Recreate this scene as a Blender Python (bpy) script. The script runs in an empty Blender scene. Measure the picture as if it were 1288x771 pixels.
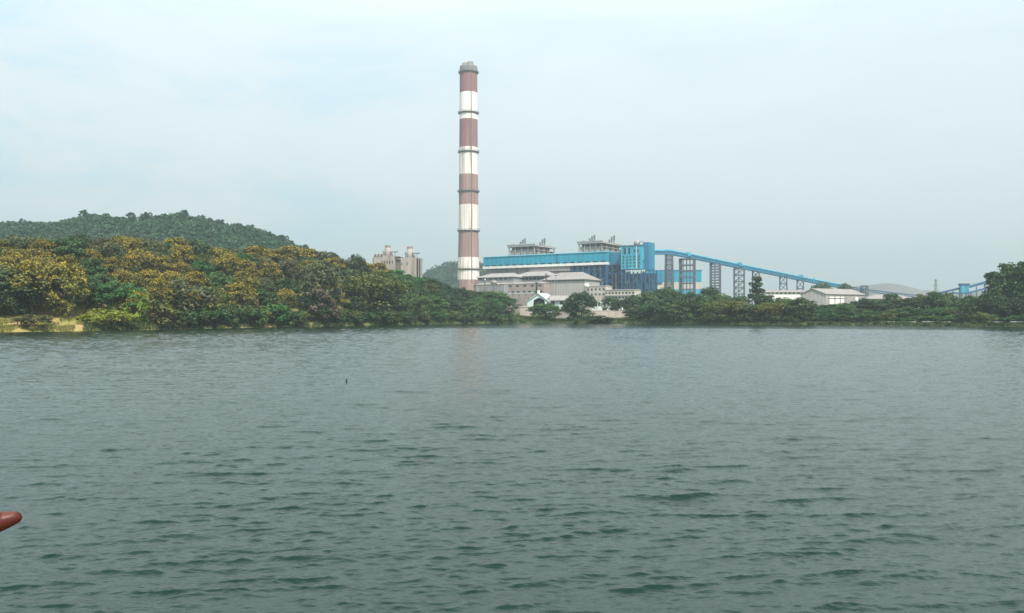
import bpy, bmesh, math, random
import numpy as np
from mathutils import Vector, Matrix

R = math.radians
rng = np.random.default_rng(7)
random.seed(7)
scn = bpy.context.scene
COL = scn.collection

# ------------------------------------------------------------------ camera
CAMH, HOR, F, CX = 5.0, 396.0, 1011.0, 644.0     # eye height, horizon row, focal length in px of a 1288 px frame
cd = bpy.data.cameras.new("camera")
cd.sensor_width = 36.0
cd.lens = 36.0 * F / 1288.0
cd.shift_y = (HOR - 385.5) / 1288.0
cd.clip_start, cd.clip_end = 0.05, 20000
cam = bpy.data.objects.new("camera", cd)
cam.location = (0, 0, CAMH)
cam.rotation_euler = (R(90), 0, 0)
COL.objects.link(cam)
scn.camera = cam

# ------------------------------------------------------------------ sky, sun, exposure
SUN_EL, SUN_AZ = 52.0, 154.0        # azimuth clockwise from +Y: behind the camera, to the right
w = bpy.data.worlds.new("World"); scn.world = w; w.use_nodes = True
nt = w.node_tree; nt.nodes.clear()
def N(t, **k):
    n = nt.nodes.new(t)
    for a, b in k.items(): setattr(n, a, b)
    return n
out = N('ShaderNodeOutputWorld'); bg = N('ShaderNodeBackground')
sky = N('ShaderNodeTexSky', sky_type='NISHITA', sun_disc=False)
sky.sun_elevation = R(SUN_EL); sky.sun_rotation = R(SUN_AZ)
sky.air_density = 1.0; sky.dust_density = 3.0; sky.ozone_density = 1.0; sky.altitude = 100
tc = N('ShaderNodeTexCoord')
mp = N('ShaderNodeMapping'); mp.inputs['Scale'].default_value = (2.2, 2.2, 7.0); mp.inputs['Rotation'].default_value = (0, R(7), R(20))
n1 = N('ShaderNodeTexNoise'); n1.inputs['Scale'].default_value = 1.6; n1.inputs['Detail'].default_value = 8; n1.inputs['Roughness'].default_value = 0.55; n1.inputs['Distortion'].default_value = 0.5
rp = N('ShaderNodeMapRange'); rp.inputs['From Min'].default_value = 0.34; rp.inputs['From Max'].default_value = 0.6
rp.inputs['To Min'].default_value = 0.84; rp.inputs['To Max'].default_value = 0.93
mx = N('ShaderNodeMix', data_type='RGBA')
L = nt.links.new
L(tc.outputs['Generated'], mp.inputs['Vector']); L(mp.outputs['Vector'], n1.inputs['Vector']); L(n1.outputs['Fac'], rp.inputs['Value'])
L(rp.outputs['Result'], mx.inputs['Factor']); L(sky.outputs['Color'], mx.inputs['A'])
# thin high cloud veil, in the sky texture's own units, greyer low down where one looks through more air
sz = N('ShaderNodeSeparateXYZ'); L(tc.outputs['Generated'], sz.inputs[0])
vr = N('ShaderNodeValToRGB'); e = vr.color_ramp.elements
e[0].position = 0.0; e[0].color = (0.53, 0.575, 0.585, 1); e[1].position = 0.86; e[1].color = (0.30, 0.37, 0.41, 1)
k_ = vr.color_ramp.elements.new(0.14); k_.color = (0.56, 0.62, 0.635, 1); k_ = vr.color_ramp.elements.new(0.34); k_.color = (0.645, 0.735, 0.765, 1); k_ = vr.color_ramp.elements.new(0.5); k_.color = (1.2, 1.29, 1.3, 1)  # bright band above the view and dimmer zenith added for their reflections in the water
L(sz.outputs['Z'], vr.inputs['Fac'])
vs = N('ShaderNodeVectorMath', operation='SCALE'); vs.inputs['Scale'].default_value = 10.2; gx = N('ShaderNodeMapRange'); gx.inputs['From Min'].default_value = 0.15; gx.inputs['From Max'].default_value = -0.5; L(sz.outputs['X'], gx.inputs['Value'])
gp = N('ShaderNodeMapRange'); gp.inputs['From Min'].default_value = 0.50; gp.inputs['From Max'].default_value = 0.36; L(n1.outputs['Fac'], gp.inputs['Value'])
gm = N('ShaderNodeMath', operation='MULTIPLY'); L(gx.outputs['Result'], gm.inputs[0]); L(gp.outputs['Result'], gm.inputs[1])
gt = N('ShaderNodeMix', data_type='RGBA'); gt.inputs['A'].default_value = (1, 1, 1, 1); gt.inputs['B'].default_value = (0.72, 0.97, 1.05, 1); L(gm.outputs[0], gt.inputs['Factor'])
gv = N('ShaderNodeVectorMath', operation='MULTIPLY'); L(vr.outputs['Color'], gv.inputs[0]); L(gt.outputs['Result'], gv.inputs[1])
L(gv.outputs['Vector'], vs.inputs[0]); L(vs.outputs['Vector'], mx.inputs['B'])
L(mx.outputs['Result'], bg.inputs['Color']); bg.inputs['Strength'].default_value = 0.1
L(bg.outputs['Background'], out.inputs['Surface'])

sd = bpy.data.lights.new("sun", 'SUN'); sd.energy = 4.2; sd.angle = R(1.0); sd.color = (1.0, 0.94, 0.84)
sun = bpy.data.objects.new("sun", sd); COL.objects.link(sun)
sv = Vector((math.sin(R(SUN_AZ)) * math.cos(R(SUN_EL)), math.cos(R(SUN_AZ)) * math.cos(R(SUN_EL)), math.sin(R(SUN_EL))))
sun.rotation_euler = sv.to_track_quat('Z', 'Y').to_euler(); sun.location = (0, -50, 80)

scn.view_settings.view_transform = 'Standard'; scn.view_settings.look = 'None'
scn.view_settings.exposure = 0.6; scn.view_settings.gamma = 1.0; scn.view_settings.use_curve_mapping = False
scn.render.engine = 'CYCLES'
cy = scn.cycles
cy.max_bounces = 6; cy.diffuse_bounces = 2; cy.glossy_bounces = 3; cy.transmission_bounces = 3; cy.volume_bounces = 0
cy.transparent_max_bounces = 4; cy.use_denoising = True; cy.sample_clamp_direct = 2.0; cy.caustics_reflective = False; cy.caustics_refractive = False

# ------------------------------------------------------------------ small helpers
def U(px): return (px - CX) / F
def zat(py, Y): return CAMH + (HOR - py) / F * Y
def X_at(px, Y): return U(px) * Y

def tag(o, label=None, cat=None, group=None, kind=None):
    if label: o["label"] = label
    if cat: o["category"] = cat
    if group: o["group"] = group
    if kind: o["kind"] = kind
    return o
def empty(name, loc, rz=0.0, label=None, cat=None, group=None):
    o = bpy.data.objects.new(name, None); COL.objects.link(o)
    o.empty_display_size = 0.5
    o.location = loc; o.rotation_euler = (0, 0, rz)
    return tag(o, label, cat, group)
def link(name, me, mats=(), parent=None):
    for m in mats: me.materials.append(m)
    o = bpy.data.objects.new(name, me); COL.objects.link(o)
    if parent is not None: o.parent = parent
    return o
def np_mesh(name, V, Q, smooth=False, mat_idx=None, attr=None):
    """quads (or tris) from numpy arrays"""
    me = bpy.data.meshes.new(name)
    V = np.asarray(V, dtype=np.float32); Q = np.asarray(Q, dtype=np.int32); k = Q.shape[1]
    me.vertices.add(len(V)); me.vertices.foreach_set('co', V.ravel())
    me.loops.add(Q.size); me.loops.foreach_set('vertex_index', Q.ravel())
    me.polygons.add(len(Q)); me.polygons.foreach_set('loop_start', np.arange(0, Q.size, k, dtype=np.int32))
    me.polygons.foreach_set('loop_total', np.full(len(Q), k, dtype=np.int32))
    me.polygons.foreach_set('use_smooth', np.full(len(Q), smooth, dtype=bool))
    if mat_idx is not None: me.polygons.foreach_set('material_index', np.asarray(mat_idx, dtype=np.int32))
    me.update(calc_edges=True)
    if attr is not None:
        a = me.attributes.new('tint', 'FLOAT', 'FACE'); a.data.foreach_set('value', np.asarray(attr, dtype=np.float32))
    return me

class MB:
    """collects boxes, bars, prisms and revolved shapes; build() links them as ONE mesh object"""
    def __init__(s): s.v = []; s.f = []; s.m = []
    def add(s, vs, fs, m=0):
        b = len(s.v); s.v += [tuple(p) for p in vs]; s.f += [tuple(b + i for i in f) for f in fs]; s.m += [m] * len(fs)
    def box(s, x0, x1, y0, y1, z0, z1, m=0):
        s.add([(x0,y0,z0),(x1,y0,z0),(x1,y1,z0),(x0,y1,z0),(x0,y0,z1),(x1,y0,z1),(x1,y1,z1),(x0,y1,z1)],
              [(0,3,2,1),(4,5,6,7),(0,1,5,4),(1,2,6,5),(2,3,7,6),(3,0,4,7)], m)
    def bar(s, p, q, t=0.5, m=0, t2=None):
        p, q = Vector(p), Vector(q); d = (q - p)
        if d.length < 1e-6: return
        d.normalize(); up = Vector((0,0,1)) if abs(d.z) < 0.95 else Vector((1,0,0))
        a = d.cross(up).normalized() * t / 2; b = d.cross(a).normalized() * (t2 or t) / 2
        vs = [p-a-b, p+a-b, p+a+b, p-a+b, q-a-b, q+a-b, q+a+b, q-a+b]
        s.add(vs, [(0,3,2,1),(4,5,6,7),(0,1,5,4),(1,2,6,5),(2,3,7,6),(3,0,4,7)], m)
    def prism(s, prof, y0, y1, m=0):
        """profile in x,z (ccw seen from -y) pushed along y"""
        n = len(prof)
        s.add([(x, y0, z) for x, z in prof] + [(x, y1, z) for x, z in prof],
              [tuple(range(n)), tuple(range(2*n-1, n-1, -1))] + [(i, n+i, n+(i+1) % n, (i+1) % n) for i in range(n)], m)
    def prism_x(s, prof, x0, x1, m=0):
        n = len(prof)
        s.add([(x0, y, z) for y, z in prof] + [(x1, y, z) for y, z in prof],
              [tuple(range(n-1, -1, -1)), tuple(range(n, 2*n))] + [((i+1) % n, n+(i+1) % n, n+i, i) for i in range(n)], m)
    def lathe(s, prof, cx=0, cy=0, n=32, ms=None, m=0, cap=True):
        """prof list of (r, z)"""
        b = len(s.v)
        for r, z in prof:
            for i in range(n):
                a = 2*math.pi*i/n; s.v.append((cx + r*math.cos(a), cy + r*math.sin(a), z))
        for k in range(len(prof)-1):
            for i in range(n):
                j = (i+1) % n
                s.f.append((b+k*n+i, b+k*n+j, b+(k+1)*n+j, b+(k+1)*n+i)); s.m.append(ms[k] if ms else m)
        if cap:
            s.f.append(tuple(b+i for i in range(n-1, -1, -1))); s.m.append(ms[0] if ms else m)
            s.f.append(tuple(b+(len(prof)-1)*n+i for i in range(n))); s.m.append(ms[-1] if ms else m)
    def build(s, name, mats, parent=None, smooth=False):
        me = bpy.data.meshes.new(name); me.from_pydata(s.v, [], s.f)
        if not isinstance(mats, (list, tuple)): mats = [mats]
        me.polygons.foreach_set('material_index', s.m)
        if smooth: me.polygons.foreach_set('use_smooth', [len(f) == 4 for f in s.f])
        me.update()
        return link(name, me, mats, parent)

# ------------------------------------------------------------------ materials
def mat(name, col, rough=0.7, var=0.15, scale=0.3, stretch=(1,1,1), dirt=None, dirt_amt=0.5, dirt_lo=0.5, dirt_hi=0.7, metallic=0.0, bump=0.0, ribs=None):
    m = bpy.data.materials.new(name); m.use_nodes = True
    t = m.node_tree; b = t.nodes['Principled BSDF']; lk = t.links.new
    b.inputs['Roughness'].default_value = rough; b.inputs['Metallic'].default_value = metallic
    b.inputs['Specular IOR Level'].default_value = 0.3
    tc = t.nodes.new('ShaderNodeTexCoord'); mp = t.nodes.new('ShaderNodeMapping'); mp.inputs['Scale'].default_value = stretch
    lk(tc.outputs['Object'], mp.inputs['Vector'])
    nz = t.nodes.new('ShaderNodeTexNoise'); nz.inputs['Scale'].default_value = scale; nz.inputs['Detail'].default_value = 5; nz.inputs['Roughness'].default_value = 0.6
    lk(mp.outputs['Vector'], nz.inputs['Vector'])
    mr = t.nodes.new('ShaderNodeMapRange'); mr.inputs['From Min'].default_value = 0.3; mr.inputs['From Max'].default_value = 0.7
    mr.inputs['To Min'].default_value = 1 - var; mr.inputs['To Max'].default_value = 1 + var
    lk(nz.outputs['Fac'], mr.inputs['Value'])
    vm = t.nodes.new('ShaderNodeVectorMath'); vm.operation = 'SCALE'; vm.inputs[0].default_value = col[:3]
    lk(mr.outputs['Result'], vm.inputs['Scale'])
    last = vm.outputs['Vector']
    if ribs:                                   # painted-sheet joints: narrow darker lines every `ribs` metres
        wv = t.nodes.new('ShaderNodeTexWave'); wv.wave_type = 'BANDS'; wv.bands_direction = 'X'; wv.inputs['Scale'].default_value = 0.314 / ribs
        lk(tc.outputs['Object'], wv.inputs['Vector'])
        m2 = t.nodes.new('ShaderNodeMapRange'); m2.inputs['From Min'].default_value = 0.0; m2.inputs['From Max'].default_value = 0.3
        m2.inputs['To Min'].default_value = 0.8; m2.inputs['To Max'].default_value = 1.0
        lk(wv.outputs['Fac'], m2.inputs['Value'])
        v2 = t.nodes.new('ShaderNodeVectorMath'); v2.operation = 'SCALE'; lk(last, v2.inputs[0]); lk(m2.outputs['Result'], v2.inputs['Scale']); last = v2.outputs['Vector']
    if dirt:
        n2 = t.nodes.new('ShaderNodeTexNoise'); n2.inputs['Scale'].default_value = scale * 1.7; n2.inputs['Detail'].default_value = 6
        mp2 = t.nodes.new('ShaderNodeMapping'); mp2.inputs['Scale'].default_value = (stretch[0]*1.0, stretch[1]*1.0, stretch[2]*0.25); mp2.inputs['Location'].default_value = (13, 5, 3)
        lk(tc.outputs['Object'], mp2.inputs['Vector']); lk(mp2.outputs['Vector'], n2.inputs['Vector'])
        m3 = t.nodes.new('ShaderNodeMapRange'); m3.inputs['From Min'].default_value = dirt_lo; m3.inputs['From Max'].default_value = dirt_hi; m3.inputs['To Max'].default_value = dirt_amt
        lk(n2.outputs['Fac'], m3.inputs['Value'])
        mm = t.nodes.new('ShaderNodeMix'); mm.data_type = 'RGBA'; lk(m3.outputs['Result'], mm.inputs['Factor']); lk(last, mm.inputs['A'])
        mm.inputs['B'].default_value = (*dirt[:3], 1); last = mm.outputs['Result']
    lk(last, b.inputs['Base Color'])
    if bump:
        bp = t.nodes.new('ShaderNodeBump'); bp.inputs['Strength'].default_value = bump; lk(nz.outputs['Fac'], bp.inputs['Height']); lk(bp.outputs['Normal'], b.inputs['Normal'])
    return m

def leaf_mat(name, c0, c1, trans=0.25, hue_var=0.12):
    m = bpy.data.materials.new(name); m.use_nodes = True
    t = m.node_tree; t.nodes.clear(); lk = t.links.new
    o = t.nodes.new('ShaderNodeOutputMaterial')
    at = t.nodes.new('ShaderNodeAttribute'); at.attribute_name = 'tint'
    oi = t.nodes.new('ShaderNodeObjectInfo')
    mx = t.nodes.new('ShaderNodeMix'); mx.data_type = 'RGBA'; mx.inputs['A'].default_value = (*c0, 1); mx.inputs['B'].default_value = (*c1, 1)
    lk(at.outputs['Fac'], mx.inputs['Factor'])
    mr = t.nodes.new('ShaderNodeMapRange'); mr.inputs['To Min'].default_value = 0.72; mr.inputs['To Max'].default_value = 1.28; lk(oi.outputs['Random'], mr.inputs['Value'])
    hs = t.nodes.new('ShaderNodeHueSaturation'); lk(mx.outputs['Result'], hs.inputs['Color']); lk(mr.outputs['Result'], hs.inputs['Value'])
    mh = t.nodes.new('ShaderNodeMapRange'); mh.inputs['To Min'].default_value = 0.5 - hue_var/5; mh.inputs['To Max'].default_value = 0.5 + hue_var/5
    ml = t.nodes.new('ShaderNodeMath'); ml.operation = 'MULTIPLY'; ml.inputs[1].default_value = 7.31; fr = t.nodes.new('ShaderNodeMath'); fr.operation = 'FRACT'
    lk(oi.outputs['Random'], ml.inputs[0]); lk(ml.outputs[0], fr.inputs[0]); lk(fr.outputs[0], mh.inputs['Value']); lk(mh.outputs['Result'], hs.inputs['Hue'])
    d = t.nodes.new('ShaderNodeBsdfDiffuse'); tr = t.nodes.new('ShaderNodeBsdfTranslucent'); ms = t.nodes.new('ShaderNodeMixShader'); ms.inputs[0].default_value = trans
    lk(hs.outputs['Color'], d.inputs['Color']); lk(hs.outputs['Color'], tr.inputs['Color'])
    lk(d.outputs[0], ms.inputs[1]); lk(tr.outputs[0], ms.inputs[2])
    gl = t.nodes.new('ShaderNodeBsdfGlossy'); gl.inputs['Roughness'].default_value = 0.5; gl.inputs['Color'].default_value = (1,1,1,1)
    m2 = t.nodes.new('ShaderNodeMixShader'); m2.inputs[0].default_value = 0.025
    lk(ms.outputs[0], m2.inputs[1]); lk(gl.outputs[0], m2.inputs[2]); lk(m2.outputs[0], o.inputs['Surface'])
    return m

M = {}
M['red'] = mat('red_band_paint', (0.235, 0.12, 0.128), 0.8, 0.12, 0.25, (1,1,0.15), (0.33,0.2,0.18), 0.5)
M['redfade'] = mat('faded_red_band_paint', (0.26, 0.16, 0.15), 0.85, 0.15, 0.25, (1,1,0.12), (0.36,0.27,0.23), 0.7, 0.42, 0.62)
M['white'] = mat('white_band_paint', (0.8, 0.77, 0.72), 0.8, 0.04, 0.3, (1,1,0.1), (0.5,0.42,0.36), 0.35, 0.5, 0.68)
M['whitestain'] = mat('stained_white_band_paint', (0.78, 0.74, 0.68), 0.8, 0.06, 0.45, (1,1,0.06), (0.38,0.29,0.25), 0.7, 0.5, 0.62)
M['capgrey'] = mat('chimney_cap_concrete', (0.2, 0.2, 0.2), 0.9, 0.2, 0.3, (1,1,0.3))
M['steelgrey'] = mat('grey_steel', (0.16, 0.165, 0.17), 0.6, 0.2, 0.5)
M['lattice'] = mat('trestle_steel', (0.10, 0.115, 0.15), 0.6, 0.25, 0.4)
M['turq'] = mat('turquoise_sheet', (0.010, 0.30, 0.44), 0.6, 0.1, 0.08, (1,1,1), (0.03,0.2,0.29), 0.5, 0.52, 0.7, ribs=6.0)
M['blue'] = mat('blue_sheet', (0.02, 0.18, 0.31), 0.65, 0.2, 0.12, (1,1,0.4), (0.02,0.1,0.2), 0.5, 0.5, 0.7, ribs=3.0)
M['bluelight'] = mat('light_blue_sheet', (0.05, 0.37, 0.50), 0.6, 0.2, 0.2, (1,1,0.4), (0.03,0.15,0.27), 0.65, 0.46, 0.62, ribs=2.5)
M['bluedark'] = mat('dark_blue_steel', (0.02, 0.095, 0.21), 0.65, 0.3, 0.15, (1,1,0.4), (0.03,0.05,0.09), 0.6)
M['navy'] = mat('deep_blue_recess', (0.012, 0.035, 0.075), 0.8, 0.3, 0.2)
M['glass'] = mat('dark_window', (0.015, 0.025, 0.035), 0.2, 0.2, 0.5)
M['void'] = mat('dark_opening', (0.02, 0.022, 0.025), 0.9, 0.2, 0.5)
M['conc'] = mat('weathered_concrete', (0.34, 0.31, 0.29), 0.9, 0.18, 0.15, (1,1,0.3), (0.15,0.12,0.11), 0.6, 0.5, 0.68)
M['concdark'] = mat('soot_concrete', (0.17, 0.145, 0.135), 0.9, 0.2, 0.2, (1,1,0.3), (0.07,0.06,0.06), 0.6)
M['boiler'] = mat('boiler_cladding', (0.36, 0.36, 0.35), 0.7, 0.12, 0.12, (1,1,0.5), (0.2,0.19,0.18), 0.6, ribs=4.0)
M['greywall'] = mat('grey_wall', (0.3, 0.29, 0.3), 0.85, 0.15, 0.1, (1,1,0.4), (0.17,0.15,0.15), 0.6, ribs=5.0)
M['sheetroof'] = mat('asbestos_roof', (0.33, 0.315, 0.31), 0.85, 0.1, 0.15, (1,0.4,1), (0.26,0.23,0.21), 0.5, ribs=4.0)
M['tanroof'] = mat('tan_roof', (0.30, 0.28, 0.27), 0.85, 0.1, 0.15, (1,0.4,1), (0.26,0.21,0.18), 0.5, ribs=4.0)
M['beige'] = mat('beige_sheet_wall', (0.42, 0.405, 0.385), 0.8, 0.08, 0.2, (1,1,0.5), (0.27,0.25,0.22), 0.5, ribs=3.0)
M['pink'] = mat('pink_brick', (0.33, 0.27, 0.255), 0.9, 0.15, 0.3, (1,1,1), (0.3,0.24,0.22), 0.5)
M['cream'] = mat('cream_plaster', (0.52, 0.48, 0.42), 0.85, 0.1, 0.2, (1,1,0.4), (0.36,0.31,0.26), 0.6)
M['whitewall'] = mat('white_plaster', (0.78, 0.78, 0.74), 0.8, 0.06, 0.2, (1,1,0.4), (0.5,0.48,0.44), 0.4)
M['palegreen'] = mat('pale_sheet', (0.6, 0.7, 0.7), 0.6, 0.06, 0.2, (1,1,0.5), (0.4,0.46,0.45), 0.4, ribs=1.5)
M['tanwall'] = mat('tan_boundary_plaster', (0.46, 0.40, 0.355), 0.9, 0.1, 0.15, (1,1,0.5), (0.34,0.27,0.23), 0.6)
M['bark'] = mat('bark', (0.09, 0.07, 0.05), 0.95, 0.3, 2.0, (1,1,0.3))
M['wet'] = mat('wet_wood', (0.025, 0.02, 0.016), 0.6, 0.3, 8.0)

# ------------------------------------------------------------------ shoreline and land
SH_PX = np.array([-2600, -600, -200,   0, 100, 200, 300, 400, 500, 600, 700, 800, 900, 1000, 1150, 1288, 1500, 2000, 4000], float)
SH_Y  = np.array([ 60,    150,  205, 232, 245, 273, 312, 352, 408, 462, 500, 468, 430,  405,  365,  338,  320,  260,  120], float)
def shoreY(px): return np.interp(px, SH_PX, SH_Y)
CR_PX = np.array([-2600, -600, 0, 100, 200, 300, 400, 470, 540, 600, 650, 700, 800, 1288, 4000], float)
CR_H  = np.array([ 18,    20, 21, 22.5, 24, 24, 25, 21, 15,  9,  6.5, 5, 4.5, 4.5, 4.5], float)
def smooth(t): t = np.clip(t, 0, 1); return t*t*(3-2*t)
def lump(x, y):
    return (np.sin(x*0.11+1.3)*np.cos(y*0.13+0.4) + 0.6*np.sin(x*0.31+y*0.17) + 0.4*np.sin(y*0.43-x*0.23+2))
def land(px, Y):
    """ground height for the point on picture column px at depth Y"""
    px = np.asarray(px, float); Y = np.asarray(Y, float)
    d = Y - shoreY(px); x = U(px)*Y
    hc = np.interp(px, CR_PX, CR_H)
    up = np.where(d < 0, d*0.35, 0.9*smooth(d/2.5) + (hc-0.9)*(0.42*np.clip(d/72,0,1) + 0.58*smooth(d/72)))
    back = smooth((d-95)/160)
    h = up*(1-back) + back*7.0
    return h + 0.25*lump(x, Y)*smooth(d/6)
def ground_z(px, Y): return float(land(px, Y))

pxs = np.unique(np.concatenate([np.linspace(-2600, -100, 40), np.linspace(-100, 1400, 301), np.linspace(1400, 4000, 40)]))
ds = np.array([-14, -8, -4, -2, -1, -0.4, 0, 0.5, 1, 1.6, 2.3, 3.2, 4.5, 6, 8, 10.5, 13, 16, 20, 25, 30, 36, 43, 50, 58, 66, 75, 85, 100, 120, 145, 175, 210, 260, 340, 450, 700, 1100, 1800, 3000, 4600], float)
PX, DD = np.meshgrid(pxs, ds, indexing='ij')
jit = 2.2*np.sin(PX*0.083) + 1.4*np.sin(PX*0.21+1) + 0.8*np.sin(PX*0.53+2)
YY = shoreY(PX) + DD + 0.0*jit
ZZ = land(PX, YY)
V = np.stack([U(PX)*YY, YY, ZZ], -1).reshape(-1, 3)
n0, n1_ = PX.shape
I = np.arange(n0*n1_).reshape(n0, n1_)
Q = np.stack([I[:-1,:-1], I[1:,:-1], I[1:,1:], I[:-1,1:]], -1).reshape(-1, 4)

def ground_mat():
    m = bpy.data.materials.new('bank_soil_and_grass'); m.use_nodes = True
    t = m.node_tree; b = t.nodes['Principled BSDF']; lk = t.links.new; b.inputs['Roughness'].default_value = 0.95; b.inputs['Specular IOR Level'].default_value = 0.1
    tc = t.nodes.new('ShaderNodeTexCoord')
    a = t.nodes.new('ShaderNodeTexNoise'); a.inputs['Scale'].default_value = 0.13; a.inputs['Detail'].default_value = 6; lk(tc.outputs['Object'], a.inputs['Vector'])
    c = t.nodes.new('ShaderNodeTexNoise'); c.inputs['Scale'].default_value = 1.1; c.inputs['Detail'].default_value = 6; lk(tc.outputs['Object'], c.inputs['Vector'])
    r = t.nodes.new('ShaderNodeValToRGB'); e = r.color_ramp.elements
    e[0].position = 0.36; e[0].color = (0.10, 0.14, 0.035, 1); e[1].position = 0.64; e[1].color = (0.40, 0.28, 0.16, 1)
    k = r.color_ramp.elements.new(0.48); k.color = (0.26, 0.24, 0.07, 1)
    ad = t.nodes.new('ShaderNodeMath'); ad.operation = 'MULTIPLY_ADD'; ad.inputs[1].default_value = 0.4; lk(c.outputs['Fac'], ad.inputs[0])
    sc = t.nodes.new('ShaderNodeMath'); sc.operation = 'MULTIPLY'; sc.inputs[1].default_value = 0.62; lk(a.outputs['Fac'], sc.inputs[0]); lk(sc.outputs[0], ad.inputs[2])
    lk(ad.outputs[0], r.inputs['Fac'])
    # the east bank is greener than the sandy west bank
    sx = t.nodes.new('ShaderNodeSeparateXYZ'); lk(tc.outputs['Object'], sx.inputs[0])
    mr = t.nodes.new('ShaderNodeMapRange'); mr.inputs['From Min'].default_value = -130; mr.inputs['From Max'].default_value = -60; lk(sx.outputs['X'], mr.inputs['Value'])
    g = t.nodes.new('ShaderNodeMix'); g.data_type = 'RGBA'; lk(mr.outputs['Result'], g.inputs['Factor']); lk(r.outputs['Color'], g.inputs['A'])
    r2 = t.nodes.new('ShaderNodeValToRGB'); e = r2.color_ramp.elements; e[0].position = 0.35; e[0].color = (0.035, 0.06, 0.02, 1); e[1].position = 0.7; e[1].color = (0.11, 0.13, 0.05, 1)
    lk(ad.outputs[0], r2.inputs['Fac']); lk(r2.outputs['Color'], g.inputs['B'])
    lk(g.outputs['Result'], b.inputs['Base Color'])
    bp = t.nodes.new('ShaderNodeBump'); bp.inputs['Strength'].default_value = 0.7; bp.inputs['Distance'].default_value = 0.6; lk(c.outputs['Fac'], bp.inputs['Height']); lk(bp.outputs['Normal'], b.inputs['Normal'])
    return m
M['ground'] = ground_mat()
tag(link('ground', np_mesh('ground', V, Q, True), [M['ground']]), kind='structure')

# ------------------------------------------------------------------ hills
def hill(name, prof, Yc, depth, tree_h, m, rough=2.0, step=4):
    px0, px1 = prof[0][0], prof[-1][0]
    p = np.arange(px0, px1+1, step, dtype=float); s = np.linspace(-1, 1, 41)
    P, S = np.meshgrid(p, s, indexing='ij')
    top = np.interp(p, [a for a, b in prof], [b for a, b in prof])
    H = np.maximum(CAMH + (HOR-top)/F*Yc - tree_h, 2.0)[:, None]
    Y = Yc + S*depth; Z = -1 + (H+1)*np.cos(S*np.pi/2)**1.3
    X = U(P)*Yc*(1+0.0*S)
    Z = Z + rough*lump(X*0.25, Y*0.25)*np.cos(S*np.pi/2)
    V = np.stack([X, Y, Z], -1).reshape(-1, 3); a, b = P.shape
    I = np.arange(a*b).reshape(a, b); Q = np.stack([I[:-1,:-1], I[1:,:-1], I[1:,1:], I[:-1,1:]], -1).reshape(-1, 4)
    o = tag(link(name, np_mesh(name, V, Q, True), [m]), kind='structure')
    from mathutils.bvhtree import BVHTree
    return o, (X, Y, Z)
M['forestfloor'] = mat('forest_floor', (0.02, 0.04, 0.016), 0.95, 0.3, 0.05)
M['farhill'] = mat('far_hill_scrub', (0.09, 0.1, 0.07), 0.95, 0.3, 0.02)
M['ash'] = mat('ash_heap', (0.15, 0.145, 0.14), 0.95, 0.15, 0.02)
PROF1 = [(-420,325),(-250,298),(-100,285),(0,281),(60,277),(100,273),(130,270),(165,267),(200,269),(230,267),(265,270),(290,277),(322,284),(350,293),(378,303),(408,320),(432,343),(455,376)]
h1, G1 = hill('hill', PROF1, 820, 210, 10, M['forestfloor'], 3.0)
PROF2 = [(430,392),(470,372),(500,352),(530,343),(555,334),(580,329),(600,331),(625,338),(650,350),(690,372),(720,390)]
h2, G2 = hill('hill', PROF2, 1650, 260, 9, M['forestfloor'], 3.0)
h3, G3 = hill('hill', [(1066,374),(1083,363),(1098,358),(1112,356.3),(1126,357.5),(1142,362),(1160,369),(1178,378)], 2600, 300, 0, M['ash'], 0.5)
h4, G4 = hill('hill', [(960,384),(1010,374),(1050,364),(1075,361),(1120,364),(1190,368),(1250,367),(1330,362),(1420,354),(1560,362),(1700,380)], 3000, 500, 0, M['farhill'], 3.0)

# ------------------------------------------------------------------ water: wind waves on one polar sheet
def wave_tile(Lm, n, lam0, lam1, ang, spread, rms, seed):
    """height field of a wind sea on a periodic tile, with the sideways shift that sharpens its crests"""
    g = np.random.default_rng(seed)
    k1 = 2*np.pi*np.fft.fftfreq(n, Lm/n); KX, KY = np.meshgrid(k1, k1, indexing='ij'); K = np.hypot(KX, KY); K[0,0] = 1
    lam = 2*np.pi/K
    th = np.angle(np.exp(1j*(np.arctan2(KY, KX)-ang)))
    D = np.exp(-(th/spread)**2) + 0.012
    A = K**-2.1 * np.sqrt(D) * np.exp(-(lam/lam1)**4) * np.exp(-(lam0/lam)**4); A[0,0] = 0
    A = A*(g.normal(size=(n,n)) + 1j*g.normal(size=(n,n)))
    h = np.fft.ifft2(A).real; sc = np.fft.ifft2(A*1j*KX).real**2 + np.fft.ifft2(A*1j*KY).real**2
    q = rms/np.sqrt(sc.mean())
    return h*q, np.fft.ifft2(-1j*A*KX/K).real*q, np.fft.ifft2(-1j*A*KY/K).real*q
def sample(tile, Lm, x, y):
    n = tile.shape[0]; fx = (x/Lm*n) % n; fy = (y/Lm*n) % n
    i = np.floor(fx).astype(int) % n; j = np.floor(fy).astype(int) % n; a = fx-np.floor(fx); b = fy-np.floor(fy); i2 = (i+1) % n; j2 = (j+1) % n
    return tile[i,j]*(1-a)*(1-b)+tile[i2,j]*a*(1-b)+tile[i,j2]*(1-a)*b+tile[i2,j2]*a*b
rr = [2.0]
while rr[-1] < 900:
    r = rr[-1]; rr.append(r + (0.5 if r < 8 else (0.042 if r < 18 else max(0.042, min(r*0.0026, 0.8) if r < 300 else r*0.01))))
rr = np.array(rr)
an = np.concatenate([np.linspace(-180, -42, 47)[:-1], np.linspace(-42, 42, 760), np.linspace(42, 180, 47)[1:]])
RR, AN = np.meshgrid(rr, np.radians(an), indexing='ij')
WX, WY = RR*np.sin(AN), RR*np.cos(AN)
TA = wave_tile(37.0, 1024, 0.11, 0.78, R(-82), 0.27, 0.15, 3)
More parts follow.
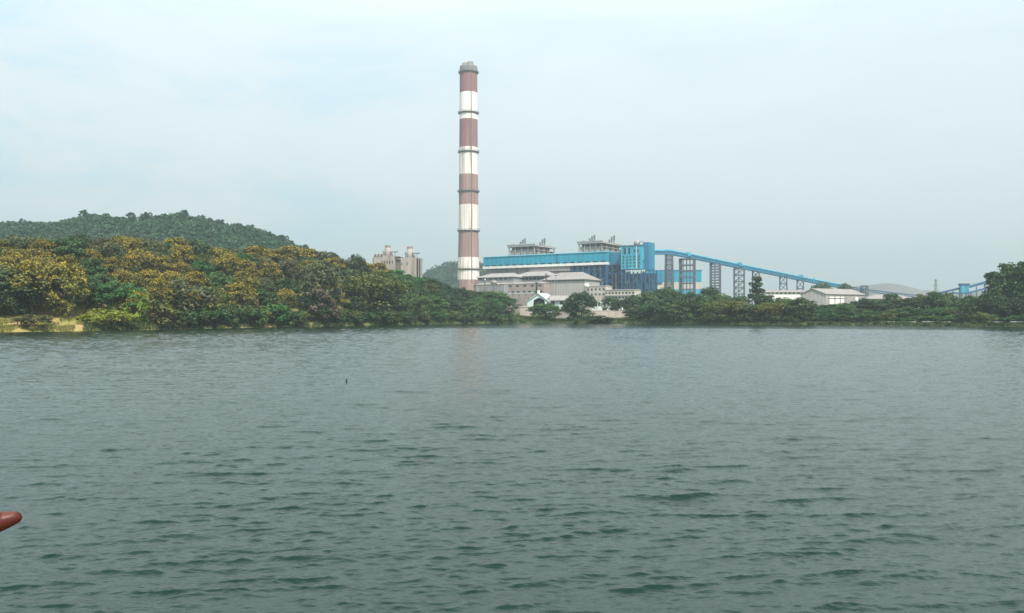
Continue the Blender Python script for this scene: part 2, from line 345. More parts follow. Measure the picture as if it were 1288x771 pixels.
TB = wave_tile(23.0, 1024, 0.09, 0.5, R(-56), 0.36, 0.15, 5)
TC = wave_tile(61.0, 512, 0.7, 2.6, R(-84), 0.30, 0.085, 9)
c_, s_ = math.cos(0.5), math.sin(0.5)
BX_, BY_ = c_*WX - s_*WY, s_*WX + c_*WY
gust_range_gain = 0.78 + 0.42*(0.5+0.5*np.sin(WX*0.045+0.7*np.sin(WY*0.03)+1.0)*np.sin(WY*0.06+0.5*np.sin(WX*0.05)))
gust_range_gain = gust_range_gain*(0.95 - 0.02*smooth((RR-14)/40) + 0.8*smooth((RR-70)/140))          # far waves raised with distance so they reflect bright sky, not the shore
gust_range_gain *= smooth((1000-RR)/300)
fa = [sample(t_, 37.0, WX, WY) for t_ in TA]; fb = [sample(t_, 23.0, BX_, BY_) for t_ in TB]; fc = [sample(t_, 61.0, WX, WY) for t_ in TC]
WZ = gust_range_gain*(fa[0] + fb[0] + fc[0])
near = gust_range_gain*smooth((180-RR)/140)*0.85
DX = fa[1] + fc[1] + c_*fb[1] + s_*fb[2]; DY = fa[2] + fc[2] - s_*fb[1] + c_*fb[2]
WX = WX - near*DX; WY = WY - near*DY
V = np.stack([WX, WY, WZ], -1).reshape(-1, 3)
a, b = RR.shape; I = np.arange(a*b).reshape(a, b)
Q = np.stack([I[:-1,:-1], I[:-1,1:], I[1:,1:], I[1:,:-1]], -1).reshape(-1, 4)[:, ::-1]
def water_mat():
    m = bpy.data.materials.new('lake_water'); m.use_nodes = True
    t = m.node_tree; b = t.nodes['Principled BSDF']; lk = t.links.new
    b.inputs['Base Color'].default_value = (0.004, 0.023, 0.0165, 1); b.inputs['Roughness'].default_value = 0.08; b.inputs['IOR'].default_value = 1.48
    tc = t.nodes.new('ShaderNodeTexCoord')
    mp = t.nodes.new('ShaderNodeMapping'); mp.inputs['Scale'].default_value = (0.7, 1.3, 1); mp.inputs['Rotation'].default_value = (0,0,R(8)); lk(tc.outputs['Object'], mp.inputs['Vector'])
    a = t.nodes.new('ShaderNodeTexNoise'); a.inputs['Scale'].default_value = 8.0; a.inputs['Detail'].default_value = 4; a.inputs['Roughness'].default_value = 0.6; lk(mp.outputs['Vector'], a.inputs['Vector'])
    bp = t.nodes.new('ShaderNodeBump'); bp.inputs['Strength'].default_value = 0.5; bp.inputs['Distance'].default_value = 0.05
    lk(a.outputs['Fac'], bp.inputs['Height']); lk(bp.outputs['Normal'], b.inputs['Normal'])
    return m
wm = np_mesh('water', V, Q, True)
water = tag(link('water', wm, [water_mat()]), kind='structure')

# embankment under the photographer
M['bank'] = mat('embankment_earth', (0.2, 0.16, 0.11), 0.95, 0.3, 0.8, (1,1,1), (0.1,0.12,0.04), 0.8)
e = MB(); prof = [(-60, -2), (-60, 3.3), (-14, 3.4), (1.1, 3.4), (7.4, -0.6), (7.4, -2)]
nseg = 60
for i in range(nseg+1):
    x = -420 + 840*i/nseg
    for y, z in prof: e.v.append((x, y + (0.25*math.sin(x*0.7) if 0 < y else 0), z))
k = len(prof)
for i in range(nseg):
    for j in range(k-1):
        e.f.append((i*k+j, (i+1)*k+j, (i+1)*k+j+1, i*k+j+1)); e.m.append(0)
tag(e.build('embankment', M['bank']), kind='structure')

# ------------------------------------------------------------------ haze
HZ = MB(); HZ.box(-4700, 4700, -520, 5600, -9, 330)
hz = HZ.build('haze', [])
hm = bpy.data.materials.new('haze'); hm.use_nodes = True
t = hm.node_tree; t.nodes.clear(); o_ = t.nodes.new('ShaderNodeOutputMaterial'); pv = t.nodes.new('ShaderNodeVolumePrincipled')
pv.inputs['Color'].default_value = (0.62, 0.755, 0.785, 1); pv.inputs['Density'].default_value = 0.00025; pv.inputs['Anisotropy'].default_value = 0.2
t.links.new(pv.outputs[0], o_.inputs['Volume'])
hz.data.materials.append(hm); tag(hz, 'pale blue grey haze lying over the lake and plant', 'haze', kind='stuff')
# ------------------------------------------------------------------ the plant's own axes
TH = math.atan2(-86, 136)                       # the main block runs away to the left
AX = Vector((math.cos(TH), math.sin(TH))); BX = Vector((-math.sin(TH), math.cos(TH)))
S0 = Vector((U(608)*950, 950.0))                # foot of the main block's left corner
class Fr:
    """front line of a building through picture column pm at depth Y, turned by th; gives its corner, width and heights"""
    def __init__(s, pL, pR, Y, th=TH):
        a = Vector((math.cos(th), math.sin(th))); pm = (pL+pR)/2; P = Vector((U(pm)*Y, Y))
        t_ = lambda px: (U(px)*P.y - P.x)/(a.x - U(px)*a.y)
        s.t0, s.t1 = t_(pL), t_(pR); s.a = a; s.th = th; s.Y = Y
        o = P + a*s.t0; s.o = o; s.w = s.t1 - s.t0; s.P = P
        s.z0 = ground_z(pm, Y) - 0.6
    def x(s, px):                                # local x of a picture column on the front line
        return (U(px)*s.P.y - s.P.x)/(s.a.x - U(px)*s.a.y) - s.t0
    def h(s, py, px=None):                       # local height of a picture row at that column
        Y = s.Y if px is None else s.o.y + s.a.y*s.x(px)
        return zat(py, Y) - s.z0
    def empty(s, name, label, cat, group=None):
        return empty(name, (s.o.x, s.o.y, s.z0), s.th, label, cat, group)
def line_fr(pL, pR, off):
    """front line parallel to the main block, `off` metres behind (+) or in front (-) of it"""
    P = S0 + BX*off; u = U((pL+pR)/2); t_ = (u*P.y - P.x)/(AX.x - u*AX.y)
    return Fr(pL, pR, (P + AX*t_).y)
def depth_to(fr, x, px):
    """how deep a wall running back from local x must be to end at picture column px"""
    p = fr.o + fr.a*x; b = Vector((-fr.a.y, fr.a.x)); return (U(px)*p.y - p.x)/(b.x - U(px)*b.y)
def window_row(parent, xs, z0, z1, wd, y=0.0, m=None, face='front', name='window'):
    for x in xs:
        b = MB()
        if face == 'front': b.box(x-wd/2, x+wd/2, y-0.12, y+0.3, z0, z1)
        else: b.box(y-0.3, y+0.12, x-wd/2, x+wd/2, z0, z1)
        b.build(name, m or M['glass'], parent)
def lattice(mb, x0, x1, y0, y1, z0, z1, n, t=0.7, xb=True, m=0, faces='fblr'):
    hs = [z0+(z1-z0)*i/n for i in range(n+1)]
    C = [(x0,y0),(x1,y0),(x1,y1),(x0,y1)]
    for i in range(4):
        p, q = C[i], C[(i+1) % 4]
        for k, h in enumerate(hs):
            mb.bar((p[0],p[1],h), (q[0],q[1],h), t, m)
            if xb and k < n:
                mb.bar((p[0],p[1],h), (q[0],q[1],hs[k+1]), t*0.6, m); mb.bar((q[0],q[1],h), (p[0],p[1],hs[k+1]), t*0.6, m)

# ------------------------------------------------------------------ chimney
CY_ = 900.0; cpx = 589.3
cz = lambda py: zat(py, CY_)
cr = lambda py: np.interp(py, [84, 190, 290, 350, 396], [9.75, 10.3, 11.1, 12.2, 13.3])
gz = ground_z(cpx, CY_)
ch = empty('chimney', (X_at(cpx, CY_), CY_, gz), 0, 'tall red and white banded concrete chimney with ring galleries', 'chimney')
bands = [(398,'redfade'),(352,'whitestain'),(324,'redfade'),(290.5,'whitestain'),(258,'redfade'),(220,'whitestain'),(190,'capwhite'),(186,'red'),(151,'white'),(117.5,'red'),(91.5,'capgrey'),(84,None)]
cm = [M['redfade'], M['whitestain'], M['white'], M['red'], M['capgrey']]
mi = {'redfade':0,'whitestain':1,'white':2,'capwhite':1,'red':3,'capgrey':4}
sh = MB(); prof = []; ms = []
for (py, nm), (pn, _) in zip(bands[:-1], bands[1:]):
    steps = 6
    for i in range(steps):
        q = py + (pn-py)*i/steps; prof.append((float(cr(q)), cz(q)-gz)); ms.append(mi[nm])
prof.append((float(cr(84)), cz(84)-gz))
prof[0] = (prof[0][0], -1.0)
sh.lathe(prof, n=64, ms=ms); sh.build('shaft', cm, ch, smooth=True)
for py in (338.5, 290.5, 241, 191.5, 142.5, 91.5):
    g = MB(); r = float(cr(py)); z = cz(py)-gz
    g.lathe([(r-0.2, z-1.6), (r+1.5, z-0.5), (r+1.7, z), (r+1.7, z+0.35), (r-0.2, z+0.35)], n=48)
    gal = g.build('gallery', M['steelgrey'], ch); g = MB()
    for i in range(40):
        a = 2*math.pi*i/40; g.bar(((r+1.55)*math.cos(a), (r+1.55)*math.sin(a), z+0.3), ((r+1.55)*math.cos(a), (r+1.55)*math.sin(a), z+1.8), 0.14)
    for zz in (1.1, 1.8):
        g.lathe([(r+1.5, z+zz), (r+1.62, z+zz), (r+1.62, z+zz+0.12), (r+1.5, z+zz+0.12)], n=48, cap=False)
    g.build('railing', M['steelgrey'], gal)
zt = cz(84)-gz
for (fx, fy, fr_, fh) in ((-3.9, -1.8, 3.0, 3.6), (2.4, -3.0, 3.2, 4.6), (1.0, 4.2, 3.1, 5.2)):
    f_ = MB(); f_.lathe([(fr_, -2+zt), (fr_, zt+fh), (fr_-0.45, zt+fh), (fr_-0.45, zt+fh-2.5)], fx, fy, 24, cap=False); f_.lathe([(fr_-0.4, zt+fh-2.6), (0.01, zt+fh-2.5)], fx, fy, 24, cap=False)
    f_.build('flue', M['capgrey'], ch, True)
ld = MB(); r0, r1 = float(cr(360))+0.5, float(cr(92))+0.5; a = R(-70)
ld.bar((r0*math.cos(a), r0*math.sin(a), 35), (r1*math.cos(a), r1*math.sin(a), cz(92)-gz), 0.7); ld.build('ladder', M['steelgrey'], ch)

# ------------------------------------------------------------------ bunker bay: the long turquoise gallery on its frame
fr = line_fr(608, 763, 0)
bb = fr.empty('bunker_bay', 'long turquoise clad gallery block on grey columns right of the chimney', 'industrial hall')
W = fr.w; zb = fr.h(332.5); ztp = fr.h(320.3)
DEP = 16
c = MB(); c.box(0, W, 0, DEP, zb, ztp); c.build('cladding', M['turq'], bb)
c = MB(); c.prism_x([(-0.8, ztp+0.01), (DEP+0.8, ztp+0.01), (DEP/2, ztp+1.6)], -0.6, W+0.6); c.build('roof', M['bluelight'], bb)
c = MB(); c.box(-0.5, W+0.2, -0.7, DEP, zb-2.7, zb-0.02); c.build('sill_band', M['whitewall'], bb)
n = 17
window_row(bb, [W*(i+0.6)/n for i in range(n)], zb-0.35, zb+1.5, W/n*0.58, -0.12, M['void'])
c = MB(); c.box(W*0.617, W*0.623, -0.25, 0.05, zb, ztp); c.build('expansion_joint', M['navy'], bb)
c = MB(); c.box(2, W*0.72, 3, DEP, 0, zb-2.72); c.build('lower_wall', M['greywall'], bb)
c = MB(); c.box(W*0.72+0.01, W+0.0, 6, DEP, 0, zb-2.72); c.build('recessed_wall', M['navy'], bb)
for i in range(14):
    x = W*0.735 + (W*0.26)*i/6 if i < 7 else W*(0.1 + 0.6*(i-7)/7)
    c = MB(); c.box(x-0.9, x+0.9, 0.2 if i < 7 else 1.4, 2.0 if i < 7 else 2.98, 0, zb-2.72); c.build('column', M['bluedark'] if i < 7 else M['greywall'], bb)
for k, zz in enumerate((0.3, 0.5, 0.72, 0.9)):
    c = MB(); c.box(W*0.72, W, 0.6, 1.6, (zb-3)*zz, (zb-3)*zz+1.1); c.build('beam', M['bluedark'], bb)
c = MB(); c.box(W*0.40, W*0.72, 0.6, 2.6, zb-8, zb-2.75); c.build('duct', M['tanroof'], bb)
for (f0, f1, k0, k1, mm) in ((0.74,0.785,0.5,0.68,'bluedark'),(0.81,0.86,0.74,0.88,'blue'),(0.88,0.93,0.32,0.5,'bluedark'),(0.79,0.82,0.12,0.46,'steelgrey'),(0.93,0.97,0.55,0.7,'steelgrey'),(0.83,0.87,0.1,0.3,'blue')):
    c = MB(); c.box(W*f0, W*f1, 2.2, 5.5, (zb-3)*k0, (zb-3)*k1); c.build('hopper', M[mm], bb)
for i in range(6):
    c = MB(); x0_, x1_ = W*(0.735+0.26*i/6), W*(0.735+0.26*(i+1)/6)
    for k in range(4):
        z0_, z1_ = (zb-3)*(0.08+0.22*k), (zb-3)*(0.30+0.22*k)
        c.bar((x0_, 1.4, z0_) if (i+k) % 2 else (x1_, 1.4, z0_), (x1_, 1.4, z1_) if (i+k) % 2 else (x0_, 1.4, z1_), 0.5)
    c.build('brace', M['blue'], bb)

# end frame of the bunker bay, dark blue open steel between it and the tower
fr = line_fr(763.5, 783, 2)
ef = fr.empty('steel_frame', 'dark blue open steel frame between the turquoise gallery and blue tower', 'steel frame')
w_ = fr.w; zt_ = fr.h(317)
c = MB(); c.box(1.2, w_-0.2, 4, 20, fr.h(333), zt_); c.build('cladding', M['blue'], ef)
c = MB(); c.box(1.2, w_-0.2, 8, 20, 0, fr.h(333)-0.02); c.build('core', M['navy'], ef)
c = MB(); lattice(c, 0.5, w_-0.5, 0.5, 7, 0, fr.h(333), 6, 0.9); c.build('bracing', M['bluedark'], ef)
for x in (0.5, w_*0.35, w_*0.7, w_-0.5):
    c = MB(); c.box(x-0.6, x+0.6, -0.1, 1.1, 0, fr.h(333)-0.03); c.build('column', M['bluedark'], ef)
c = MB(); c.box(w_*0.56, w_*0.63, -0.9, -0.12, 0, fr.h(344)); c.build('downpipe', M['greywall'], ef)

# ------------------------------------------------------------------ boiler houses
def boiler(pL, pM, pR, pyR, pyB, off, label):
    fr = line_fr(pL, pM, off)
    b = fr.empty('boiler_house', label, 'boiler house', 'boiler houses behind the turquoise gallery')
    w_ = fr.w; zt_ = fr.h(pyR, pM); d = abs(depth_to(fr, w_, pR)); zlow = fr.h(pyB+6); hh = zt_ - fr.h(pyB)
    c = MB(); c.box(1, w_-1, 1.2, d-1, 0, zt_-0.42*hh); c.build('cladding', M['boiler'], b)
    c = MB(); c.box(2.5, w_-6, 3, d-4, zt_-0.42*hh, zt_-2.0); c.build('penthouse', M['boiler'], b)
    c = MB(); c.box(-1.5, w_+1.5, -1.5, d+1.5, zt_-1.9, zt_); c.build('roof', M['sheetroof'], b)
    for nm, y_ in (('front', 0), ('x', 0)):
        pass
    for x in np.linspace(0.3, w_-0.3, 5):
        c = MB(); c.box(x-0.5, x+0.5, -0.3, 0.7, 0, zt_-1.92); c.build('column', M['conc'], b)
    for y in np.linspace(d*0.2, d-0.6, 4):
        c = MB(); c.box(w_-0.8, w_+0.2, y-0.5, y+0.5, 0, zt_-1.92); c.build('column', M['conc'], b)
    for fz in (0.28, 0.62):
        if fz < 0.5: c = MB(); c.box(w_*0.12, w_*0.86, 0.9, 3.1, zt_-hh*fz-1.1, zt_-hh*fz+1.1); c.build('window', M['glass'], b)
        c = MB(); c.box(w_-0.9, w_+0.4, d*0.05, d-0.4, zt_-hh*fz-2.6, zt_-hh*fz-1.9); c.build('floor_beam', M['conc'], b)
    for y in np.linspace(d*0.12, d*0.85, 4):
        c = MB(); c.box(w_-2.0, w_-0.82, y-1.8, y+1.8, zt_-hh*0.62-1.4, zt_-hh*0.62+1.6); c.build('window', M['glass'], b)
    c = MB(); c.box(-1.7, w_+1.7, -1.7, -1.55, zt_-0.02, zt_+1.1); c.build('parapet', M['boiler'], b)
    for (fx, fy, hs) in ((0.45, 0.12, (5, 7.5, 9)), (0.95, 0.45, (4.5, 8, 9.5))):
        for k, hgt in enumerate(hs):
            x = w_*fx + (k-1)*2.8; y = d*fy + (k-1)*0.5
            v = MB(); v.lathe([(0.55, zt_-0.1), (0.55, zt_+hgt*0.35), (1.15, zt_+hgt*0.42), (1.15, zt_+hgt*0.92), (0.7, zt_+hgt)], x, y, 12)
            v.bar((x, y, zt_+hgt*0.55), (x-1.8, y, zt_), 0.3)
            v.build('vent_silencer', M['steelgrey'], b)
    c = MB(); c.box(w_*0.08, w_*0.08+3, 4, 8, zt_, zt_+2.4); c.build('roof_hut', M['boiler'], b)
boiler(640, 672.5, 697.5, 307.5, 322, 34, 'smaller looking grey boiler house with roof vents, nearer the chimney')
boiler(728, 757, 787, 303.5, 318, 34, 'larger looking grey boiler house with roof vents, beside the blue tower')

# ------------------------------------------------------------------ blue transfer tower
fr = line_fr(781, 806.5, -6)
tw = fr.empty('transfer_tower', 'blue clad tower with small windows on dark blue open legs', 'conveyor tower')
w_ = fr.w; z0, z1 = fr.h(338.5), fr.h(309.5); d = abs(depth_to(fr, w_, 816.5))
c = MB(); c.box(0, w_, 0, d, z0, z1); c.build('cladding', M['bluelight'], tw)
c = MB(); c.box(-0.5, w_+0.5, -0.5, d+0.5, z1+0.01, z1+0.9); c.build('roof', M['bluedark'], tw)
for r_ in range(4):
    zz = z0 + (z1-z0)*(0.1+0.135*r_)
    window_row(tw, [w_*f for f in (0.12, 0.3, 0.48, 0.66, 0.9)], zz, zz+1.7, 1.5)
window_row(tw, [w_*f for f in (0.2, 0.42)], z0+(z1-z0)*0.66, z0+(z1-z0)*0.93, 2.4, 0, M['navy'], name='louvre')
window_row(tw, [w_*f for f in (0.68, 0.84)], z0+(z1-z0)*0.72, z0+(z1-z0)*0.84, 1.5)
window_row(tw, [d*f for f in (0.25, 0.6)], z0+(z1-z0)*0.3, z0+(z1-z0)*0.38, 1.6, w_, None, 'side')
c = MB(); c.box(w_*0.76, w_*0.8, -0.35, -0.02, z0, z1-0.01); c.build('downpipe', M['palegreen'], tw)
c = MB(); c.box(w_-1.0, w_+5.5, d*0.35, d+2, z0-0.8, fr.h(304.8)); c.build('stair_shaft', M['blue'], tw)
c = MB(); c.lathe([(3.2, z1+0.8), (3.2, z1+5.2), (1.2, z1+7.4)], w_*0.55, d*0.6, 20); c.build('dust_hopper', M['boiler'], tw, True)
c = MB(); c.bar((w_*0.72, d*0.5, z1+0.8), (w_*0.72, d*0.5, z1+5), 0.5); c.bar((w_*0.72, d*0.5, z1+5), (w_*0.9, d*0.5, z1+5), 0.5); c.bar((w_*0.9, d*0.5, z1+0.8), (w_*0.9, d*0.5, z1+5), 0.5); c.build('vent_pipe', M['steelgrey'], tw)
# lower open frame
xe = fr.x(822); zl = fr.h(342)
for i in range(9):
    x = 0.4 + (xe-0.8)*i/8
    c = MB(); c.box(x-0.55, x+0.55, 0.2, 1.3, 0, z0-0.03); c.build('leg', M['bluedark'], tw)
for i in range(3):
    c = MB(); c.box(0.6+i*(xe/2.4), 1.8+i*(xe/2.4), d-1.2, d, 0, z0-0.9); c.build('leg', M['bluedark'], tw)
for k in range(7):
    zz = zl*k/7
    c = MB(); c.box(0, xe, -0.1, 0.18, zz+0.2, zz+1.0); c.build('floor_beam', M['bluedark'], tw)
c = MB()
for k in range(7):
    for i in range(8):
        x0_, x1_ = 0.4+(xe-0.8)*i/8, 0.4+(xe-0.8)*(i+1)/8
        if (i*5+k*3) % 4 != 1:
            (c.bar((x0_, 0.7, zl*k/7+1), (x1_, 0.7, zl*(k+1)/7), 0.45) if (i+k) % 2 else c.bar((x1_, 0.7, zl*k/7+1), (x0_, 0.7, zl*(k+1)/7), 0.45))
c.build('bracing', M['blue'], tw)
for (i, k, n_) in ((1,0,1),(2,3,2),(5,1,1),(6,4,1),(3,5,1),(0,2,1),(7,2,1),(4,4,1),(2,1,1),(6,0,1)):
    c = MB(); c.box(0.4+(xe-0.8)*i/8+0.7, 0.4+(xe-0.8)*(i+n_)/8-0.7, 1.5, 2.2, zl*k/7+1.1, zl*(k+1)/7-0.6); c.build('infill_panel', M['blue'] if (i+k) % 3 else M['steelgrey'], tw)
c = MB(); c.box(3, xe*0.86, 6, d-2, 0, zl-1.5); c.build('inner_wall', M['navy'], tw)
c = MB()
for i in range(11): c.box(w_*0.25+i*w_*0.09, w_*0.29+i*w_*0.09, -0.4, -0.12, zl-0.4+0.4*(i % 3), z0-0.9)
c.build('light_panel', M['palegreen'], tw)

# ------------------------------------------------------------------ turbine hall and other low buildings in front
def shed(pL, pR, pyE, pyT, pyBwall, off, dep, label, wall, roof, name='industrial_shed', cat='shed', pyG=None, hip=True, win=None, group=None, overhang=1.5, Yfix=None, th=TH, rise=None):
    fr = line_fr(pL, pR, off) if Yfix is None else Fr(pL, pR, Yfix, th)
    b = fr.empty(name, label, cat, group); w_ = fr.w
    ze = fr.h(pyE); zt_ = fr.h(pyT)
    c = MB(); c.box(0, w_, 0, dep, -0.5, ze); c.build('wall', M[wall], b)
    o = overhang; c = MB()
    ins = min(w_, dep)*0.32 if hip else 0.0
    V_ = [(-o,-o,ze+0.01),(w_+o,-o,ze+0.01),(w_+o,dep+o,ze+0.01),(-o,dep+o,ze+0.01),(ins-o*(not hip),dep/2,zt_),(w_-ins+o*(not hip),dep/2,zt_)]
    V_ += [(x,y,ze-0.5) for x,y,z in V_[:4]]
    c.add(V_, [(0,1,5,4),(1,2,5),(2,3,4,5),(3,0,4),(6,7,1,0),(7,8,2,1),(8,9,3,2),(9,6,0,3),(9,8,7,6)])
    c.build('roof', M[roof], b)
    if win:
        for (z0p, z1p, n, fill) in win:
            window_row(b, [w_*(i+0.5)/n for i in range(n)], fr.h(z0p), fr.h(z1p), w_/n*fill)
    return b, fr
shed(683, 735.5, 351.5, 341.5, 372, -62, 34, 'broad beige sheet walled hall with pale curved roof behind gable shed', 'beige', 'tanroof', 'turbine_hall', 'industrial hall', win=[(353.8, 351.2, 14, 0.8)])
shed(645.5, 690, 347.0, 340.8, 362, -40, 30, 'grey hall with pale hipped roof and blue window strip under it', 'greywall', 'sheetroof', 'industrial_hall', 'industrial hall', win=[(352.5, 348.5, 9, 0.86)])
shed(601, 646, 348.5, 343.0, 362, -58, 26, 'low grey shed with pale roof directly right of the chimney foot', 'greywall', 'sheetroof', win=[(351.5, 349.5, 7, 0.6)])
shed(598, 634, 357.5, 355.5, 372, -86, 20, 'plain grey flat roofed annex at the chimney foot', 'greywall', 'conc', 'annex_building', 'building', hip=False, overhang=0.4)
shed(628, 684, 356.5, 354.8, 371, -78, 14, 'pink brick block with a pale parapet under the grey hall', 'pink', 'conc', 'brick_building', 'building', hip=False, overhang=0.3, win=[(368.5, 366, 8, 0.45), (360.5, 358.6, 6, 0.4)])
# long pipe bridge in front of the brick block
fr = line_fr(612, 678, -100)
pb = fr.empty('pipe_bridge', 'thin pale pipe bridge on posts in front of the pink brick block', 'pipe bridge')
c = MB(); zz = fr.h(370.5); c.box(0, fr.w, 0, 2.2, zz, zz+0.9); c.build('deck', M['conc'], pb)
c = MB(); c.bar((0, 0.4, zz+1.4), (fr.w, 0.4, zz+1.4), 0.6); c.bar((0, 1.5, zz+1.4), (fr.w, 1.5, zz+1.4), 0.6); c.build('pipe', M['palegreen'], pb)
for i in range(9):
    c = MB(); x = 0.5+(fr.w-1)*i/8; c.box(x-0.3, x+0.3, 0.7, 1.4, -0.5, zz-0.01); c.build('post', M['conc'], pb)

# clutter round the low halls: vents, tanks, masts
def small(name, cat, label, px, pyT, off, m, kind, r, group=None):
    fr = line_fr(px-1, px+1, off); H = fr.h(pyT); b = fr.empty(name, label, cat, group)
    if kind == 'pipe':
        c = MB(); c.lathe([(r, 0), (r, H-1.2), (r*1.5, H-1.1), (r*1.5, H), (r*0.3, H+0.5)], 0, 0, 12); c.build('pipe', M[m], b, True)
        c = MB(); c.box(-r*2.2, r*2.2, -r*2.2, r*2.2, H*0.5, H*0.5+0.4); c.build('bracket', M['steelgrey'], b)
    elif kind == 'tank':
        c = MB(); c.lathe([(r, H-4), (r, H-0.8), (r*0.2, H)], 0, 0, 20); c.build('tank', M[m], b, True)
        for sx in (-1, 1):
            for sy in (-1, 1):
                c = MB(); c.bar((sx*r*0.65, sy*r*0.65, 0), (sx*r*0.65, sy*r*0.65, H-4.02), 0.45); c.build('leg', M['steelgrey'], b)
    else:
        c = MB(); c.lathe([(0.35, 0), (0.2, H)], 0, 0, 8); c.build('pole', M[m], b)
        c = MB(); c.box(-1.4, 1.4, -0.4, 0.4, H, H+0.7); c.build('lamp_head', M['steelgrey'], b)
small('vent_stack', 'pipe', 'dark vent pipe rising in front of the pink brick block', 676, 354.5, -101, 'steelgrey', 'pipe', 0.9)
small('vent_stack', 'pipe', 'pale thin vent pipe at the grey annex by the chimney foot', 611, 351.0, -103, 'palegreen', 'pipe', 0.6)
small('vent_stack', 'pipe', 'pale vent pipe between grey hall and broad beige hall', 688, 343.5, -70, 'conc', 'pipe', 0.7)
small('water_tank', 'tank', 'grey water tank on legs left of the pink brick block', 622, 352.5, -104, 'conc', 'tank', 3.2)
small('water_tank', 'tank', 'pale water tank on legs beside the cream office block', 739, 356.5, -98, 'whitewall', 'tank', 2.4)
for px_, py_m, nm_ in ((645, 350, 'left of the pipe bridge end'), (700, 347, 'in front of the broad beige hall'), (759, 352, 'between the two cream office blocks'), (790, 355, 'before the right half of cream offices')):
    small('light_mast', 'light mast', 'tall thin light mast ' + nm_, px_, py_m, -106, 'steelgrey', 'mast', 0.3, 'light masts before the plant')

# cream offices
b, fr = shed(737, 762, 359.8, 359.0, 378, -84, 14, 'taller cream block with dark windows left of the long cream offices', 'cream', 'conc', 'office_building', 'building', hip=False, overhang=0.4, win=[(365.3, 362.6, 5, 0.42), (371.5, 369, 5, 0.42)])
b, fr = shed(760.5, 798.5, 364.2, 363.6, 384, -92, 14, 'long cream office block with a row of dark windows below tower', 'cream', 'conc', 'office_building', 'building', hip=False, overhang=0.5, win=[(369.6, 367.3, 9, 0.5), (375.5, 373.2, 9, 0.5)])
c = MB(); c.box(-0.2, fr.w+0.2, -1.1, -0.02, fr.h(372.2), fr.h(371.2)); c.build('canopy_slab', M['conc'], b)
shed(745, 780, 377.6, 376.9, 384, -125, 9, 'low bright white wall building under the cream offices', 'whitewall', 'conc', 'gate_building', 'building', hip=False, overhang=0.3, win=[(382.5, 380, 6, 0.35)])

# white gable shed near the shore
Yg = 575; thg = R(-20)
fr = Fr(663, 691, Yg, thg)
g = fr.empty('gable_shed', 'pale blue white gabled boat shed with a dark doorway behind round tree', 'shed')
w_ = fr.w; ze = fr.h(379.5); za = fr.h(369.3); d = 24
c = MB(); c.prism([(0,-0.5),(w_*0.22,-0.5),(w_*0.30,fr.h(377.5)),(w_*0.54,fr.h(374.2)),(w_*0.78,fr.h(377.5)),(w_*0.86,-0.5),(w_,-0.5),(w_,ze),(w_/2,za),(0,ze)], 0, 0.4); c.build('gable_wall', M['palegreen'], g)
c = MB(); c.box(0.3, w_-0.3, 1.5, 1.9, -0.4, fr.h(375.5)); c.build('doorway', M['void'], g)
c = MB(); c.box(w_-0.4, w_, 0.41, d, -0.5, ze-0.05); c.box(0, 0.4, 0.41, d, -0.5, ze-0.05); c.build('side_wall', M['palegreen'], g)
c = MB(); c.add([(-0.8,-0.8,ze-0.5),(w_/2,-0.8,za+0.05),(w_/2,d,za+0.05),(-0.8,d,ze-0.5),(-0.8,-0.8,ze-0.1),(w_/2,-0.8,za+0.45),(w_/2,d,za+0.45),(-0.8,d,ze-0.1)], [(3,2,1,0),(4,5,6,7),(0,1,5,4),(2,3,7,6),(3,0,4,7)])
c.add([(w_/2,-0.8,za+0.05),(w_+0.8,-0.8,ze-0.5),(w_+0.8,d,ze-0.5),(w_/2,d,za+0.05),(w_/2,-0.8,za+0.45),(w_+0.8,-0.8,ze-0.1),(w_+0.8,d,ze-0.1),(w_/2,d,za+0.45)], [(3,2,1,0),(4,5,6,7),(0,1,5,4),(1,2,6,5),(2,3,7,6)])
c.build('roof', M['palegreen'], g)
c = MB(); c.box(w_/2-0.7, w_/2+0.7, 0.2, 1.6, za-0.2, za+2.4); c.build('ridge_vent', M['whitewall'], g)
shed(690, 712, 377.5, 371.5, 385, 0, 13, 'pale lean shed with low roof adjoining the gabled shed', 'palegreen', 'sheetroof', 'store_shed', 'shed', Yfix=572, th=thg, hip=False, win=[(383, 379, 2, 0.4)])
# concrete hut and boundary walls
b, fr = shed(654, 667.5, 385.3, 384.9, 397, 0, 6, 'small square tan pump hut between round tree and left wood', 'tanwall', 'tanwall', 'pump_hut', 'hut', Yfix=530, th=R(-8), hip=False, overhang=0.25)
def bwall(pL, pR, pyT, Y, label, m):
    fr = Fr(pL, pR, Y, R(4)); b = fr.empty('boundary_wall', label, 'wall')
    zt_ = fr.h(pyT); c = MB(); c.box(0, fr.w, 0, 0.5, -1.5, zt_); c.build('panel', M[m], b)
    c = MB(); c.box(-0.1, fr.w+0.1, -0.12, 0.62, zt_+0.01, zt_+0.35); c.build('coping', M['conc'], b)
    for i in range(7):
        x = 0.4+(fr.w-0.8)*i/6; c = MB(); c.box(x-0.25, x+0.25, -0.2, -0.01, -1.5, zt_-0.01); c.build('pier', M[m], b)
bwall(742, 812, 391.3, 512, 'long tan boundary wall at the water left of the dark trees', 'tanwall')
bwall(699, 724, 389.0, 528, 'short grey boundary wall left of the round dark tree', 'conc')

